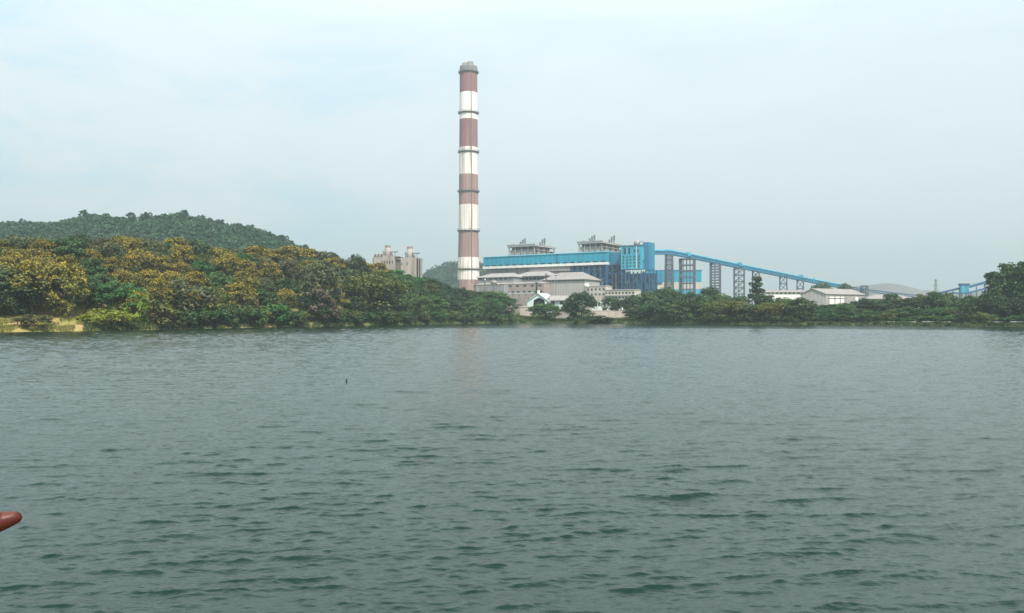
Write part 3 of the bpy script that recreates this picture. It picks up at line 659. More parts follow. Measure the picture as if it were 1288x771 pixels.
# ------------------------------------------------------------------ blue hall behind the trestles
fr = Fr(812, 882.5, 1010, R(-6))
b = fr.empty('blue_hall', 'wide turquoise and white banded hall behind the conveyor trestles', 'industrial hall')
c = MB(); c.box(0, fr.w, 0, 26, fr.h(354.6), fr.h(340.5)); c.build('upper_cladding', M['turq'], b)
c = MB(); c.box(0.2, fr.w-0.2, 0.2, 26, fr.h(363.5), fr.h(354.6)-0.02); c.build('white_band', M['cream'], b)
c = MB(); c.box(0, fr.w, 0, 26, -0.5, fr.h(363.5)-0.02); c.build('lower_cladding', M['bluelight'], b)
c = MB(); c.box(-0.5, fr.w+0.5, -0.5, 26.5, fr.h(340.5)+0.01, fr.h(339.6)); c.build('roof', M['blue'], b)
c = MB(); c.box(fr.w*0.02, fr.w*0.3, -1.4, -0.02, fr.h(356), fr.h(343)); c.build('dark_panel', M['blue'], b)

# ------------------------------------------------------------------ main inclined conveyor and its trestles
path = [(806, 317.5, 866), (842, 317.2, 874), (868, 322.0, 890), (930, 334.8, 935), (985, 345.8, 978), (1012, 351.4, 1000), (1060, 360.5, 1040), (1090, 365.5, 1068), (1122, 369.6, 1095), (1152, 372.6, 1120)]
P3 = [Vector((X_at(px, Y), Y, zat(py, Y))) for px, py, Y in path]
def sweep(mb, pts, prof, m=0):
    """profile (across, up) swept along a path"""
    n = len(prof); base = len(mb.v)
    for i, p in enumerate(pts):
        d_ = (pts[min(i+1, len(pts)-1)] - pts[max(i-1, 0)]); d_.z = 0; d_.normalize(); s = Vector((d_.y, -d_.x, 0))
        for a_, u_ in prof: mb.v.append(tuple(p + s*a_ + Vector((0,0,u_))))
    for i in range(len(pts)-1):
        for j in range(n):
            k_ = (j+1) % n; mb.f.append((base+i*n+j, base+i*n+k_, base+(i+1)*n+k_, base+(i+1)*n+j)); mb.m.append(m)
    mb.f.append(tuple(base+j for j in range(n-1, -1, -1))); mb.m.append(m)
    mb.f.append(tuple(base+(len(pts)-1)*n+j for j in range(n))); mb.m.append(m)
cv = empty('conveyor_gallery', P3[0], 0, 'long blue inclined conveyor gallery sloping down right from the blue tower', 'conveyor')
def rel(pts): return [p - P3[0] for p in pts]
A = rel(P3[:7]); B_ = rel(P3[6:])
c = MB(); sweep(c, A, [(-2.6,-2.5),(2.6,-2.5),(2.6,1.3),(-2.6,1.3)]); c.build('gallery', M['blue'], cv)
c = MB(); sweep(c, A, [(-2.9,1.32),(2.9,1.32),(2.9,1.7),(0,3.1),(-2.9,1.7)]); c.build('roof', M['bluelight'], cv)
c = MB(); sweep(c, A, [(2.62,-0.4),(2.75,-0.4),(2.75,0.7),(2.62,0.7)]); c.build('window_strip', M['bluedark'], cv)
c = MB(); sweep(c, B_, [(-1.8,-1.4),(1.8,-1.4),(1.8,-0.9),(-1.8,-0.9)]); c.build('belt_deck', M['bluedark'], cv)
c = MB(); sweep(c, B_, [(-1.8,1.3),(1.8,1.3),(1.8,1.9),(-1.8,1.9)]); c.build('hood', M['bluedark'], cv)
c = MB()
for i in range(len(B_)-1):
    for k in range(5):
        p = B_[i].lerp(B_[i+1], k/5); q = B_[i].lerp(B_[i+1], (k+1)/5)
        for s_ in (-1.6, 1.6):
            c.bar((p.x, p.y+s_, p.z-1), (p.x, p.y+s_, p.z+1.4), 0.4); c.bar((p.x, p.y+s_, p.z-1), (q.x, q.y+s_, q.z+1.4), 0.3)
c.build('truss', M['blue'], cv)
for (px, py, Y) in ((864, 318.6, 888), (929, 331.4, 934), (1006, 346.8, 996), (1022, 351.3, 1008)):
    c = MB(); p = Vector((X_at(px, Y), Y, zat(py, Y))) - P3[0]; s_ = 3.6 if px < 1015 else 2.0
    c.prism([(p.x-s_, p.z-2.6), (p.x+s_*1.1, p.z-3.4), (p.x+s_*0.9, p.z+0.5), (p.x+s_*0.1, p.z+1.4), (p.x-s_, p.z+0.2)], p.y-3.3, p.y+3.3); c.build('drive_house', M['bluelight'], cv)

def trestle(pL, pR, pyT, Y, dep, n, label, t=1.0, taper=0.0, cols=0, xb=True, m='lattice'):
    w_ = (pR-pL)/F*Y; gz = ground_z((pL+pR)/2, Y) - 0.5; H = zat(pyT, Y) - gz
    b = empty('conveyor_trestle', (X_at((pL+pR)/2, Y), Y, gz), R(-20), label, 'trestle', 'trestle towers carrying the blue conveyor')
    w_ *= 0.9; t *= 1.25
    cs = [(-1,-1),(1,-1),(1,1),(-1,1)]; tp = 1-taper
    for sx, sy in cs:
        c = MB(); c.bar((sx*w_/2, sy*dep/2, 0), (sx*w_/2*tp, sy*dep/2*tp, H), t*1.15); c.build('leg', M[m], b)
    for k in range(cols):
        x = -w_/2 + w_*(k+1)/(cols+1)
        c = MB(); c.bar((x, -dep/2, 0), (x*tp, -dep/2*tp, H), t*0.9); c.build('leg', M[m], b)
    c = MB()
    for i in range(n+1):
        f = i/n; s = 1-taper*f; z = H*f
        P = [(sx*w_/2*s, sy*dep/2*s, max(z, 0.3)) for sx, sy in cs]
        for k in range(4): c.bar(P[k], P[(k+1) % 4], t*0.85)
        if xb and i < n:
            s2 = 1-taper*(i+1)/n; Q_ = [(sx*w_/2*s2, sy*dep/2*s2, H*(i+1)/n) for sx, sy in cs]
            for k in range(4):
                c.bar(P[k], Q_[(k+1) % 4], t*0.5); c.bar(P[(k+1) % 4], Q_[k], t*0.5)
    c.build('bracing', M[m], b)
trestle(835.5, 847.5, 320.6, 874, 9, 12, 'slim dark trestle nearest the blue tower under the level conveyor', 1.0, 0.3)
trestle(855, 874, 326, 889, 12, 9, 'widest trestle with square open panels in front of the blue hall', 1.1, 0, 3, False)
trestle(893.5, 906, 331.8, 912, 10, 18, 'dark trestle with many closely spaced rungs, right of blue hall', 1.2, 0, 1, False)
trestle(923, 936.5, 338, 934, 10, 7, 'pale lattice trestle under the second conveyor housing', 0.9, 0.0, 1)
trestle(945.5, 956, 341, 955, 9, 6, 'trestle rising behind the tall tiered tree', 0.9, 0.2)
trestle(980, 990.5, 347.5, 980, 9, 5, 'short trestle above the left end of the long shed', 1.0, 0.15)
trestle(1002, 1011, 352.5, 996, 9, 4, 'short trestle under the third conveyor housing', 1.1, 0.1)
trestle(1083, 1091, 360, 1066, 8, 3, 'dark squat trestle under the low end of the conveyor', 2.2, 0.1)

# ------------------------------------------------------------------ right-hand warehouses
shed(964, 1012, 367.2, 364.6, 376, 0, 22, 'long low shed with pale roof and a row of dark vents', 'whitewall', 'tanroof', 'warehouse', 'warehouse', Yfix=840, th=R(-5), hip=False, win=[(369.6, 367.9, 9, 0.5)])
Yw = 760; thw = R(-48)
fr = Fr(1038.5, 1083, Yw, R(38)); 
# corner at px 1038; lit long side runs back to the right, gable end faces left
Pc = Vector((U(1038.5)*Yw, Yw)); 
wh = empty('warehouse', (Pc.x, Pc.y, ground_z(1038, Yw)-0.5), 0, 'large warehouse with tan roof, grey gable and bright white doors', 'warehouse')
z0w = ground_z(1038, Yw)-0.5
ga = Vector((-0.80, 0.60)); la = Vector((0.86, 0.51))       # gable direction and long-side direction
def run(d_, px): return (U(px)*Pc.y - Pc.x)/(d_.x - U(px)*d_.y)
gl, ll = abs(run(ga, 1007)), abs(run(la, 1086))
zeW = zat(369.6, Yw)-z0w; zaW = zat(363.4, Yw+gl*0.3)-z0w
pt = lambda a_, b_, z: (ga.x*a_+la.x*b_, ga.y*a_+la.y*b_, z)
c = MB(); c.add([pt(0,0,-0.5),pt(gl,0,-0.5),pt(gl,0,zeW),pt(gl/2,0,zaW),pt(0,0,zeW)], [(4,3,2,1,0)]); c.build('gable_wall', M['beige'], wh)
c = MB(); c.add([pt(0,ll,-0.5),pt(gl,ll,-0.5),pt(gl,ll,zeW),pt(gl/2,ll,zaW),pt(0,ll,zeW)], [(0,1,2,3,4)]); c.build('gable_wall', M['beige'], wh)
c = MB(); c.add([pt(0,0,-0.5),pt(0,ll,-0.5),pt(0,ll,zeW),pt(0,0,zeW)], [(0,1,2,3)]); c.add([pt(gl,0,-0.5),pt(gl,ll,-0.5),pt(gl,ll,zeW),pt(gl,0,zeW)], [(3,2,1,0)])
c.build('side_wall', M['conc'], wh)
c = MB(); o = 1.0
for s0, s1, za_, zb_ in ((-o, gl/2, zeW-0.5, zaW), (gl+o, gl/2, zeW-0.5, zaW)):
    c.add([pt(s0,-o,za_+0.1),pt(s0,ll+o,za_+0.1),pt(s1,ll+o,zb_+0.1),pt(s1,-o,zb_+0.1),pt(s0,-o,za_+0.6),pt(s0,ll+o,za_+0.6),pt(s1,ll+o,zb_+0.6),pt(s1,-o,zb_+0.6)], [(0,1,2,3),(7,6,5,4),(0,4,5,1),(0,3,7,4),(1,5,6,2)])
c.build('roof', M['tanroof'], wh)
for f0, f1 in ((0.10, 0.22), (0.25, 0.36), (0.39, 0.48), (0.78, 0.86)):
    c = MB(); nrm = Vector((la.y, -la.x)); 
    a0 = [ga*0 + la*(ll*f0) + nrm*0.15, la*(ll*f1) + nrm*0.15]
    z0_, z1_ = -0.4, zeW*0.86
    q = [(a0[0].x,a0[0].y,z0_),(a0[1].x,a0[1].y,z0_),(a0[1].x,a0[1].y,z1_),(a0[0].x,a0[0].y,z1_)]
    q2 = [(x-nrm.x*0.4, y-nrm.y*0.4, z) for x, y, z in q]
    c.add(q+q2, [(0,1,2,3),(7,6,5,4),(0,4,5,1),(1,5,6,2),(2,6,7,3),(3,7,4,0)]); c.build('door', M['whitewall'], wh)
c = MB(); nrm = Vector((la.y, -la.x)); z_ = zeW*0.78
p0, p1 = la*(ll*0.08)+nrm*0.05, la*(ll*0.5)+nrm*0.05
c.bar((p0.x+nrm.x*.3,p0.y+nrm.y*.3,z_), (p1.x+nrm.x*.3,p1.y+nrm.y*.3,z_), 0.5); c.build('canopy_rail', M['steelgrey'], wh)
shed(1090, 1150, 375.5, 370.0, 384, 0, 40, 'broad low storage shed with pale tan roof right of the warehouse', 'conc', 'tanroof', 'storage_shed', 'shed', Yfix=900, th=R(-12), hip=True)

# ------------------------------------------------------------------ far-right conveyor and blue transfer house
Yr = 800
hb = empty('transfer_house', (X_at(1212.5, Yr), Yr, ground_z(1212, Yr)-0.5), R(-10), 'small blue transfer house on legs where two right-hand conveyors meet', 'conveyor house')
zg = ground_z(1212, Yr)-0.5; z0, z1 = zat(369.3, Yr)-zg, zat(358.6, Yr)-zg; hw = 4.5/F*Yr
c = MB(); c.box(-hw, hw, -3.5, 3.5, z0, z1); c.build('cladding', M['bluelight'], hb)
c = MB(); c.box(-hw-0.5, hw+0.5, -4, 4, z1+0.01, z1+1.5); c.build('roof', M['bluedark'], hb)
for sx in (-1, 1):
    for sy in (-1, 1):
        c = MB(); c.box(sx*(hw-0.6)-0.4, sx*(hw-0.6)+0.4, sy*3-0.4, sy*3+0.4, 0, z0-0.01); c.build('leg', M['lattice'], hb)
def belt(pts, label, th_, m):
    P = [Vector((X_at(px, Y), Y, zat(py, Y))) for px, py, Y in pts]; b = empty('conveyor_gallery', P[0], 0, label, 'conveyor')
    q = [p-P[0] for p in P]; c = MB(); sweep(c, q, [(-1.6,-th_/2),(1.6,-th_/2),(1.6,th_/2),(-1.6,th_/2)]); c.build('gallery', M[m], b)
    for i in range(1, 5):
        f = i/5*(len(q)-1); k = int(f); p = q[k].lerp(q[min(k+1, len(q)-1)], f-k); zg_ = ground_z(pts[0][0], P[0].y) - P[0].z - 0.5
        c = MB(); c.bar((p.x-0.8,p.y,zg_), (p.x,p.y,p.z-th_/2), 0.5); c.bar((p.x+1.8,p.y,zg_), (p.x,p.y,p.z-th_/2), 0.5); c.build('support_bent', M['lattice'], b)
belt([(1166, 372.5, 815), (1185, 367.8, 810), (1207.5, 362.5, 803)], 'thin dark conveyor climbing into the left side of transfer house', 1.9, 'bluedark')
belt([(1218, 361.0, 803), (1243, 354.0, 820), (1262, 349.0, 830)], 'upper dark conveyor climbing right from the transfer house', 2.0, 'bluedark')
belt([(1198, 368.6, 780), (1216, 368.8, 783), (1240, 362.6, 790), (1256, 358.0, 795)], 'lower thin conveyor passing under the transfer house', 1.2, 'bluedark')

# pylon
Yp = 1500; pz = 6
py_ = empty('transmission_pylon', (X_at(1177, Yp), Yp, pz), R(20), 'faint lattice transmission pylon beyond the right-hand trees', 'pylon')
c = MB(); H = zat(351, Yp)-pz
for sx, sy in ((-1,-1),(1,-1),(1,1),(-1,1)): c.bar((sx*5, sy*5, 0), (sx*0.6, sy*0.6, H), 0.4)
for i in range(9):
    f, f2 = i/9, (i+1)/9; a_, b_ = 5-4.4*f, 5-4.4*f2
    for k in range(4):
        C_ = [(-1,-1),(1,-1),(1,1),(-1,1)]; p = C_[k]; q = C_[(k+1) % 4]
        c.bar((p[0]*a_,p[1]*a_,H*f), (q[0]*b_,q[1]*b_,H*f2), 0.4)
c.build('mast', M['steelgrey'], py_)
for f, l in ((0.68, 9), (0.82, 7), (0.95, 5)):
    c = MB(); c.bar((-l, 0, H*f), (l, 0, H*f), 0.7); c.build('cross_arm', M['steelgrey'], py_)

# ------------------------------------------------------------------ old concrete twin-stack building above the left wood
Yo = 640
fr = Fr(470, 525.5, Yo, R(-14))
ob = fr.empty('concrete_tower_block', 'weathered concrete plant building with two round stacks above left wood', 'old plant building')
X = fr.x; Hh = fr.h
c = MB(); c.box(X(470), X(496.5), 0, 14, -1, Hh(321.5, 483)); c.build('wall', M['conc'], ob)
c = MB(); c.box(X(504), X(523.5), 0, 14, -1, Hh(323.8, 514)); c.build('wall', M['conc'], ob)
c = MB(); c.box(X(496.5)+0.02, X(504)-0.02, 2.2, 13, -1, Hh(326, 500)); c.build('link_wall', M['concdark'], ob)
c = MB(); c.box(X(496), X(505), 0.4, 3, Hh(324.6,500), Hh(323.2,500)); c.build('link_bridge', M['void'], ob)
for px0, pt_, tt in ((485, 307.8, 321.5), (513, 309.9, 323.8)):
    c = MB(); c.lathe([(2.5, Hh(tt)-3), (2.45, Hh(pt_+3.2)), (2.35, Hh(pt_+3.1)), (2.35, Hh(pt_)), (1.8, Hh(pt_)), (1.8, Hh(pt_)-2)], X(px0), 4.5, 24, ms=[0, 1, 1, 1, 1]); c.build('stack', [M['conc'], M['concdark']], ob, True)
    c = MB(); hz_ = Hh(tt-5.0); c.box(X(px0+3.5), X(px0+12), 3, 7, hz_, hz_+0.45)
    for xx in (px0+5, px0+9.4): c.box(X(xx), X(xx)+0.4, 3.1, 3.5, Hh(tt)-1, hz_-0.01)
    c.build('platform', M['steelgrey'], ob)
    c = MB(); c.box(X(px0-5.6), X(px0-5.6)+0.5, 3.5, 4, Hh(tt)-1, Hh(tt-7)); c.box(X(px0-3.9), X(px0-3.9)+0.5, 3.5, 4, Hh(tt)-1, Hh(tt-6)); c.box(X(px0-5.8), X(px0-2), 3.4, 4.1, Hh(tt-5), Hh(tt-4.4)); c.build('vent_pipe', M['steelgrey'], ob)
    c = MB(); c.box(X(px0+4.2), X(px0+6.2), 2, 5, Hh(tt)-0.5, Hh(tt-2.6)); c.build('roof_tank', M['concdark'], ob)
for k, px0 in enumerate((471, 475, 479)):
    c = MB(); c.box(X(px0), X(px0)+1.3, -0.5, 1.2, Hh(321.5, 483)-0.6, Hh(320.5, 483)+0.6); c.build('roof_beam', M['concdark'], ob)
for px0, ptop in ((524.2, 325), (526.8, 326)):
    c = MB(); c.box(X(px0), X(px0)+0.7, 0.5, 1.3, -1, Hh(ptop, 525)); c.build('riser_pipe', M['void'], ob)
c = MB(); c.box(X(468.4), X(469.8), 0.4, 2, -1, Hh(324, 469)); c.build('buttress', M['concdark'], ob)
window_row(ob, [X(p) for p in (481, 484, 487, 490, 493.5)], Hh(331.5, 486), Hh(328, 486), 0.75, 0, M['void'])
window_row(ob, [X(p) for p in (505.5, 512)], Hh(334, 508), Hh(330, 508), 0.6, 0, M['void'])

# bank-side rails on the right shore
for i, (a_, b_) in enumerate(((1098, 1152), (1160, 1196), (1228, 1262), (1270, 1300))):
    Ya = float(shoreY((a_+b_)/2))+9; fr = Fr(a_, b_, Ya, math.atan2(float(shoreY(b_)-shoreY(a_)), X_at(b_, float(shoreY(b_)))-X_at(a_, float(shoreY(a_)))))
    b = fr.empty('parapet_rail', ['longest white rail along the right bank, leftmost of four', 'white rail on the right bank just left of the dark round bush', 'white rail on the bank between yellow green bush and tall trees', 'white rail on the right bank running out at the frame edge'][i], 'rail', 'white rails on the right bank')
    zr = fr.h(404.6)
    c = MB(); c.box(0, fr.w, 0, 0.25, zr-0.2, zr+0.1); c.build('rail', M['whitewall'], b)
    for k in range(8):
        x = 0.1+(fr.w-0.4)*k/7; c = MB(); c.box(x, x+0.22, 0.27, 0.5, -0.8, zr+0.1); c.build('post', M['conc'], b)

# stick standing out of the lake
c = MB(); Ys_ = 59.5; xs = X_at(436, Ys_)
c.lathe([(0.035, -2.2), (0.045, -0.5), (0.05, 0.16), (0.035, 0.25), (0.02, 0.28)], 0, 0, 8)
s_ = c.build('stick', M['wet']); s_.location = (xs, Ys_, 0); s_.rotation_euler = (R(3), R(2), 0)
tag(s_, 'short dark stick poking up out of the lake', 'stick')
# ------------------------------------------------------------------ foliage
LM = {
 'gold':  leaf_mat('acacia_leaf', (0.058, 0.070, 0.014), (0.20, 0.18, 0.034), 0.25, 0.05),
 'bloom': leaf_mat('acacia_blossom', (0.31, 0.22, 0.022), (0.52, 0.39, 0.05), 0.2, 0.03),
 'dark':  leaf_mat('dark_leaf', (0.017, 0.040, 0.015), (0.066, 0.118, 0.04)),
 'olive': leaf_mat('grey_olive_leaf', (0.055, 0.068, 0.028), (0.16, 0.165, 0.07)),
 'green': leaf_mat('bright_green_leaf', (0.022, 0.075, 0.018), (0.07, 0.17, 0.035)),
 'lime':  leaf_mat('lime_leaf', (0.16, 0.24, 0.015), (0.33, 0.42, 0.05)),
 'ygreen':leaf_mat('yellow_green_leaf', (0.045, 0.07, 0.014), (0.15, 0.17, 0.035)),
 'brown': leaf_mat('dry_brown_leaf', (0.075, 0.052, 0.038), (0.17, 0.12, 0.085)),
 'mid':   leaf_mat('mid_green_leaf', (0.027, 0.068, 0.02), (0.09, 0.165, 0.045)),
 'teal':  leaf_mat('hill_leaf', (0.016, 0.052, 0.028), (0.085, 0.19, 0.095), 0.2, 0.08),
 'grass': leaf_mat('bank_grass', (0.09, 0.13, 0.02), (0.34, 0.27, 0.08), 0.3, 0.05),
 'gras2': leaf_mat('green_bank_grass', (0.025, 0.055, 0.014), (0.085, 0.125, 0.03), 0.3, 0.05),
}
def unit(a): return a/np.maximum(np.linalg.norm(a, axis=-1, keepdims=True), 1e-6)
def cards(P, Nn, size, g, aspect=0.75):
    """one bent leaf-clump quad per point, facing roughly along Nn"""
    n = len(P); r = unit(g.normal(size=(n,3))); T = unit(np.cross(Nn, r)); B = np.cross(Nn, T)
    s = (size*(0.6+0.8*g.random(n)))[:, None]*0.5
    V = np.empty((n,4,3)); bend = Nn*s*0.35
    V[:,0] = P - T*s - bend*g.random((n,1)); V[:,1] = P - B*s*aspect; V[:,2] = P + T*s - bend*g.random((n,1)); V[:,3] = P + B*s*aspect
    return V.reshape(-1,3), np.arange(n*4).reshape(n,4)
def lobes_of(shape, H, Rr, nl, g):
    """centres and radii of the leaf clumps that make up a crown"""
    C, S = [], []
    for i in range(nl):
        if shape == 'tier':
            k = i % 6; f = k/5; z = H*(0.25+0.68*f); rad = Rr*(1.0-0.72*f)*math.sqrt(g.random()); a = g.random()*6.283
            C.append((rad*math.cos(a), rad*math.sin(a), z+g.normal()*0.02*H)); S.append((0.24*Rr, 0.24*Rr, 0.055*H)); continue
        if shape == 'tall':
            f = g.random()**0.8; z = H*(0.12+0.82*f); rad = Rr*(0.95-0.62*f)*math.sqrt(g.random()); a = g.random()*6.283
            q = Rr*(0.34-0.16*f)*(0.8+0.5*g.random()); C.append((rad*math.cos(a), rad*math.sin(a), z)); S.append((q, q, q*1.7)); continue
        low = {'round':0.10, 'bush':0.04, 'spread':0.22}[shape]
        d = unit(g.normal(size=3)); d[2] = abs(d[2]) if g.random() < 0.55 else d[2]
        f = 0.6+0.42*g.random()**0.6
        cz_ = H*(low+(1-low)*0.45); hz_ = H*(1-low)*0.5
        q = Rr*(0.17+0.19*g.random()**1.5)
        C.append((d[0]*f*Rr*0.88, d[1]*f*Rr*0.88, cz_ + d[2]*f*hz_)); S.append((q, q, q*(0.8 if shape != 'spread' else 0.55)))
    return np.array(C), np.array(S)
def crown_arrays(shape, H, Rr, nl, per, leaf, seed, up=0.45, fluff=1.0):
    g = np.random.default_rng(seed); C, S = lobes_of(shape, H, Rr, nl, g)
    n = nl*per; k = np.repeat(np.arange(nl), per)
    d = unit(g.normal(size=(n,3))); d[:,2] = np.where(g.random(n) < 0.6, np.abs(d[:,2]), d[:,2])
    rad = (0.55+0.5*g.random(n)**0.6*fluff)[:,None]
    P = C[k] + d*S[k]*rad; P[:,2] = np.maximum(P[:,2], 0.03*H)
    Nn = unit(d*0.6 + np.array([0,0,up]) + g.normal(size=(n,3))*0.45)
    V, Q = cards(P, Nn, leaf, g)
    lt = g.random(nl); tint = np.clip(lt[k]*0.65 + g.random(n)*0.4 - 0.05, 0, 1)
    return V, Q, tint, (C, S, P, Nn, d, g)
def tube(mb, p, q, r0, r1, n=6):
    p, q = Vector(p), Vector(q); d = (q-p).normalized(); a = d.orthogonal().normalized(); b = d.cross(a); base = len(mb.v)
    for c_, r in ((p, r0), (q, r1)):
        for i in range(n): t_ = 2*math.pi*i/n; mb.v.append(tuple(c_ + a*math.cos(t_)*r + b*math.sin(t_)*r))
    for i in range(n): j = (i+1) % n; mb.f.append((base+i, base+j, base+n+j, base+n+i)); mb.m.append(0)
KINDS = {   # leaf, shape, height, radius, lobes, cards per lobe, card size, blossom share
 'gold':   ('gold', 'round', 13, 6.2, 64, 85, 0.6, 0.5),
 'dark':   ('dark', 'round', 13, 6.4, 64, 85, 0.64, 0),
 'olive':  ('olive', 'round', 13, 5.8, 60, 85, 0.58, 0),
 'green':  ('green', 'spread', 10, 6.0, 50, 85, 0.58, 0),
 'ygreen': ('ygreen', 'round', 13, 6.6, 64, 85, 0.55, 0),
 'mid':    ('mid', 'round', 12, 6.2, 60, 85, 0.64, 0),
 'limeb':  ('lime', 'bush', 5, 4.6, 34, 70, 0.5, 0),
 'darkb':  ('dark', 'bush', 5, 3.6, 28, 70, 0.5, 0),
 'greenb': ('green', 'bush', 4.5, 3.6, 28, 70, 0.48, 0),
 'midb':   ('mid', 'bush', 5, 4.0, 28, 70, 0.52, 0),
 'oliveb': ('olive', 'bush', 5, 3.4, 28, 70, 0.45, 0),
 'ygreenb':('ygreen', 'bush', 4.5, 3.6, 28, 70, 0.48, 0),
 'brownb': ('brown', 'bush', 7, 3.8, 32, 80, 0.42, 0),
 'tier':   ('dark', 'tier', 22, 6.5, 60, 55, 0.9, 0),
 'tall':   ('mid', 'tall', 24, 6.0, 60, 70, 0.75, 0),
 'far':    ('teal', 'round', 11, 4.6, 26, 30, 1.3, 0),
}
PROTO = {}
def proto(kind, v):
    key = (kind, v)
    if key in PROTO: return PROTO[key]
    lf, shape, H, Rr, nl, per, leaf, bl = KINDS[kind]
    seed = abs(hash_str(kind))*13 + v*101
    V, Q, tint, (C, S, P, Nn, d, g) = crown_arrays(shape, H, Rr, nl, per, leaf, seed)
    cm_ = np_mesh('crown', V, Q, False, attr=tint); cm_.materials.append(LM[lf])
    bm_ = None
    if bl:
        lb = np.clip(g.random(nl)*1.5-0.35, 0, 1)      # some clumps in full flower, some with none
        sel = (g.random(len(P)) < 1.5*lb.repeat(per)*np.clip((P[:,2]/H-0.2)*1.6, 0.03, 1)) & (d[:,2] > -0.1)
        V2, Q2 = cards(P[sel]+Nn[sel]*0.12+d[sel]*0.18, Nn[sel], leaf*0.68, g); bm_ = np_mesh('blossom', V2, Q2, False, attr=g.random(len(Q2))); bm_.materials.append(LM['bloom'])
    tb = MB(); th_ = H*0.34 if shape != 'bush' else H*0.1
    tr_ = H*0.022 if shape != 'bush' else 0.06
    top = (g.normal()*0.3, g.normal()*0.3, th_)
    tube(tb, (0,0,-1.2), top, tr_*1.3, tr_*0.85, 8)
    for i in g.choice(nl, min(9, nl), replace=False):
        c0 = Vector(C[i]); mid_ = Vector(top).lerp(c0, 0.5) + Vector((0,0,0.06*H)); tube(tb, top, mid_, tr_*0.6, tr_*0.4); tube(tb, mid_, c0, tr_*0.4, tr_*0.12)
    if shape in ('tall', 'tier'): tube(tb, top, (0,0,H*0.9), tr_*0.85, tr_*0.2)
    tm = bpy.data.meshes.new('trunk'); tm.from_pydata(tb.v, [], tb.f); tm.materials.append(M['bark']); tm.update()
    zt_ = float(np.percentile(V[:,2], 99.7)); wx = float(np.percentile(np.abs(V[:,0]), 98))
    PROTO[key] = (tm, cm_, bm_, zt_, wx)
    return PROTO[key]
def hash_str(s): return sum((i+1)*ord(c) for i, c in enumerate(s))
PLANTS = []
def plant(kind, px, d=None, top=None, wpx=None, h=None, row='', zone='', label=None, group=None, v=None, Y=None, zb=None, wscale=1.0):
    """stand one tree or bush on the land: column px, d metres behind the waterline; its top at picture row `top` or h metres tall"""
    if Y is None: Y = float(shoreY(px)) + d
    z = ground_z(px, Y) if zb is None else zb
    v = random.randrange(4) if v is None else v
    tm, cm_, bm_, zt_, wx = proto(kind, v)
    if h is None: h = max(zat(top, Y) - z, 1.2)
    sz = h/zt_; sx = sz*wscale if wpx is None else (wpx/2/F*Y)/wx
    bush = KINDS[kind][1] == 'bush'
    o = empty('bush' if bush else 'tree', (X_at(px, Y), Y, z-0.15), random.uniform(0, 6.283))
    o.scale = (sx, sx, sz)
    o["category"] = 'bush' if bush else 'tree'
    for nm, me in (('stem' if bush else 'trunk', tm), ('foliage' if bush else 'crown', cm_), ('blossom', bm_)):
        if me is None: continue
        c = bpy.data.objects.new(nm, me); COL.objects.link(c); c.parent = o
    if label: o["label"] = label
    if group: o["group"] = group
    PLANTS.append((o, kind, px, row, zone, label))
    return o

# --- left wood
SK_PX = [-80, 0, 50, 100, 150, 200, 240, 280, 330, 370, 400, 440, 470, 500, 540, 570, 600, 620, 650]
SK_Y = [300, 298, 299, 297, 296, 301, 299, 311, 310, 309, 315, 323, 331, 336, 349, 358, 362, 368, 377]
G_L = 'trees of the left wood'
def left_kind(px, row):
    u = random.random()
    if px < 395: tab = [('gold', 0.56), ('dark', 0.12), ('olive', 0.1), ('mid', 0.12), ('green', 0.05), ('ygreen', 0.05)]
    elif px < 480: tab = [('gold', 0.28), ('ygreen', 0.2), ('olive', 0.14), ('mid', 0.2), ('dark', 0.18)]
    else: tab = [('dark', 0.42), ('mid', 0.36), ('ygreen', 0.1), ('gold', 0.05), ('green', 0.07)]
    for k, p in tab:
        u -= p
        if u <= 0: return k
    return 'mid'
for d, row, stepp in ((76, 'skyline', 23), (60, 'upper', 27), (44, 'middle', 29), (29, 'lower', 30), (14, 'front', 31)):
    px = -130.0 + random.uniform(0, 15)
    while px < 638:
        st = stepp*(0.8+0.4*random.random())*np.interp(px, [0, 300, 650], [1.15, 1.0, 0.72])
        dd = d + random.uniform(-5, 5); p = px
        if row == 'front' and p < 118: dd += 7
        k = left_kind(p, row)
        hill_ok = True
        if row == 'skyline': plant(k, p, dd, top=float(np.interp(p, SK_PX, SK_Y))+random.uniform(-2.0, 4.5), wpx=random.uniform(42, 56)*np.interp(p, [0, 650], [1.1, 0.62]), row=row, zone='left wood', group=G_L)
        else:
            sky_z = zat(float(np.interp(p, SK_PX, SK_Y))+2, float(shoreY(p))+dd); zg = ground_z(p, float(shoreY(p))+dd)
            h = min(random.uniform(10.5, 14.5)*np.interp(p, [0, 480, 650], [1.0, 1.0, 0.8]), max(sky_z-zg, 5))
            plant(k, p, dd, h=h, row=row, zone='left wood', group=G_L, wscale=random.uniform(0.9, 1.15))
        px += st
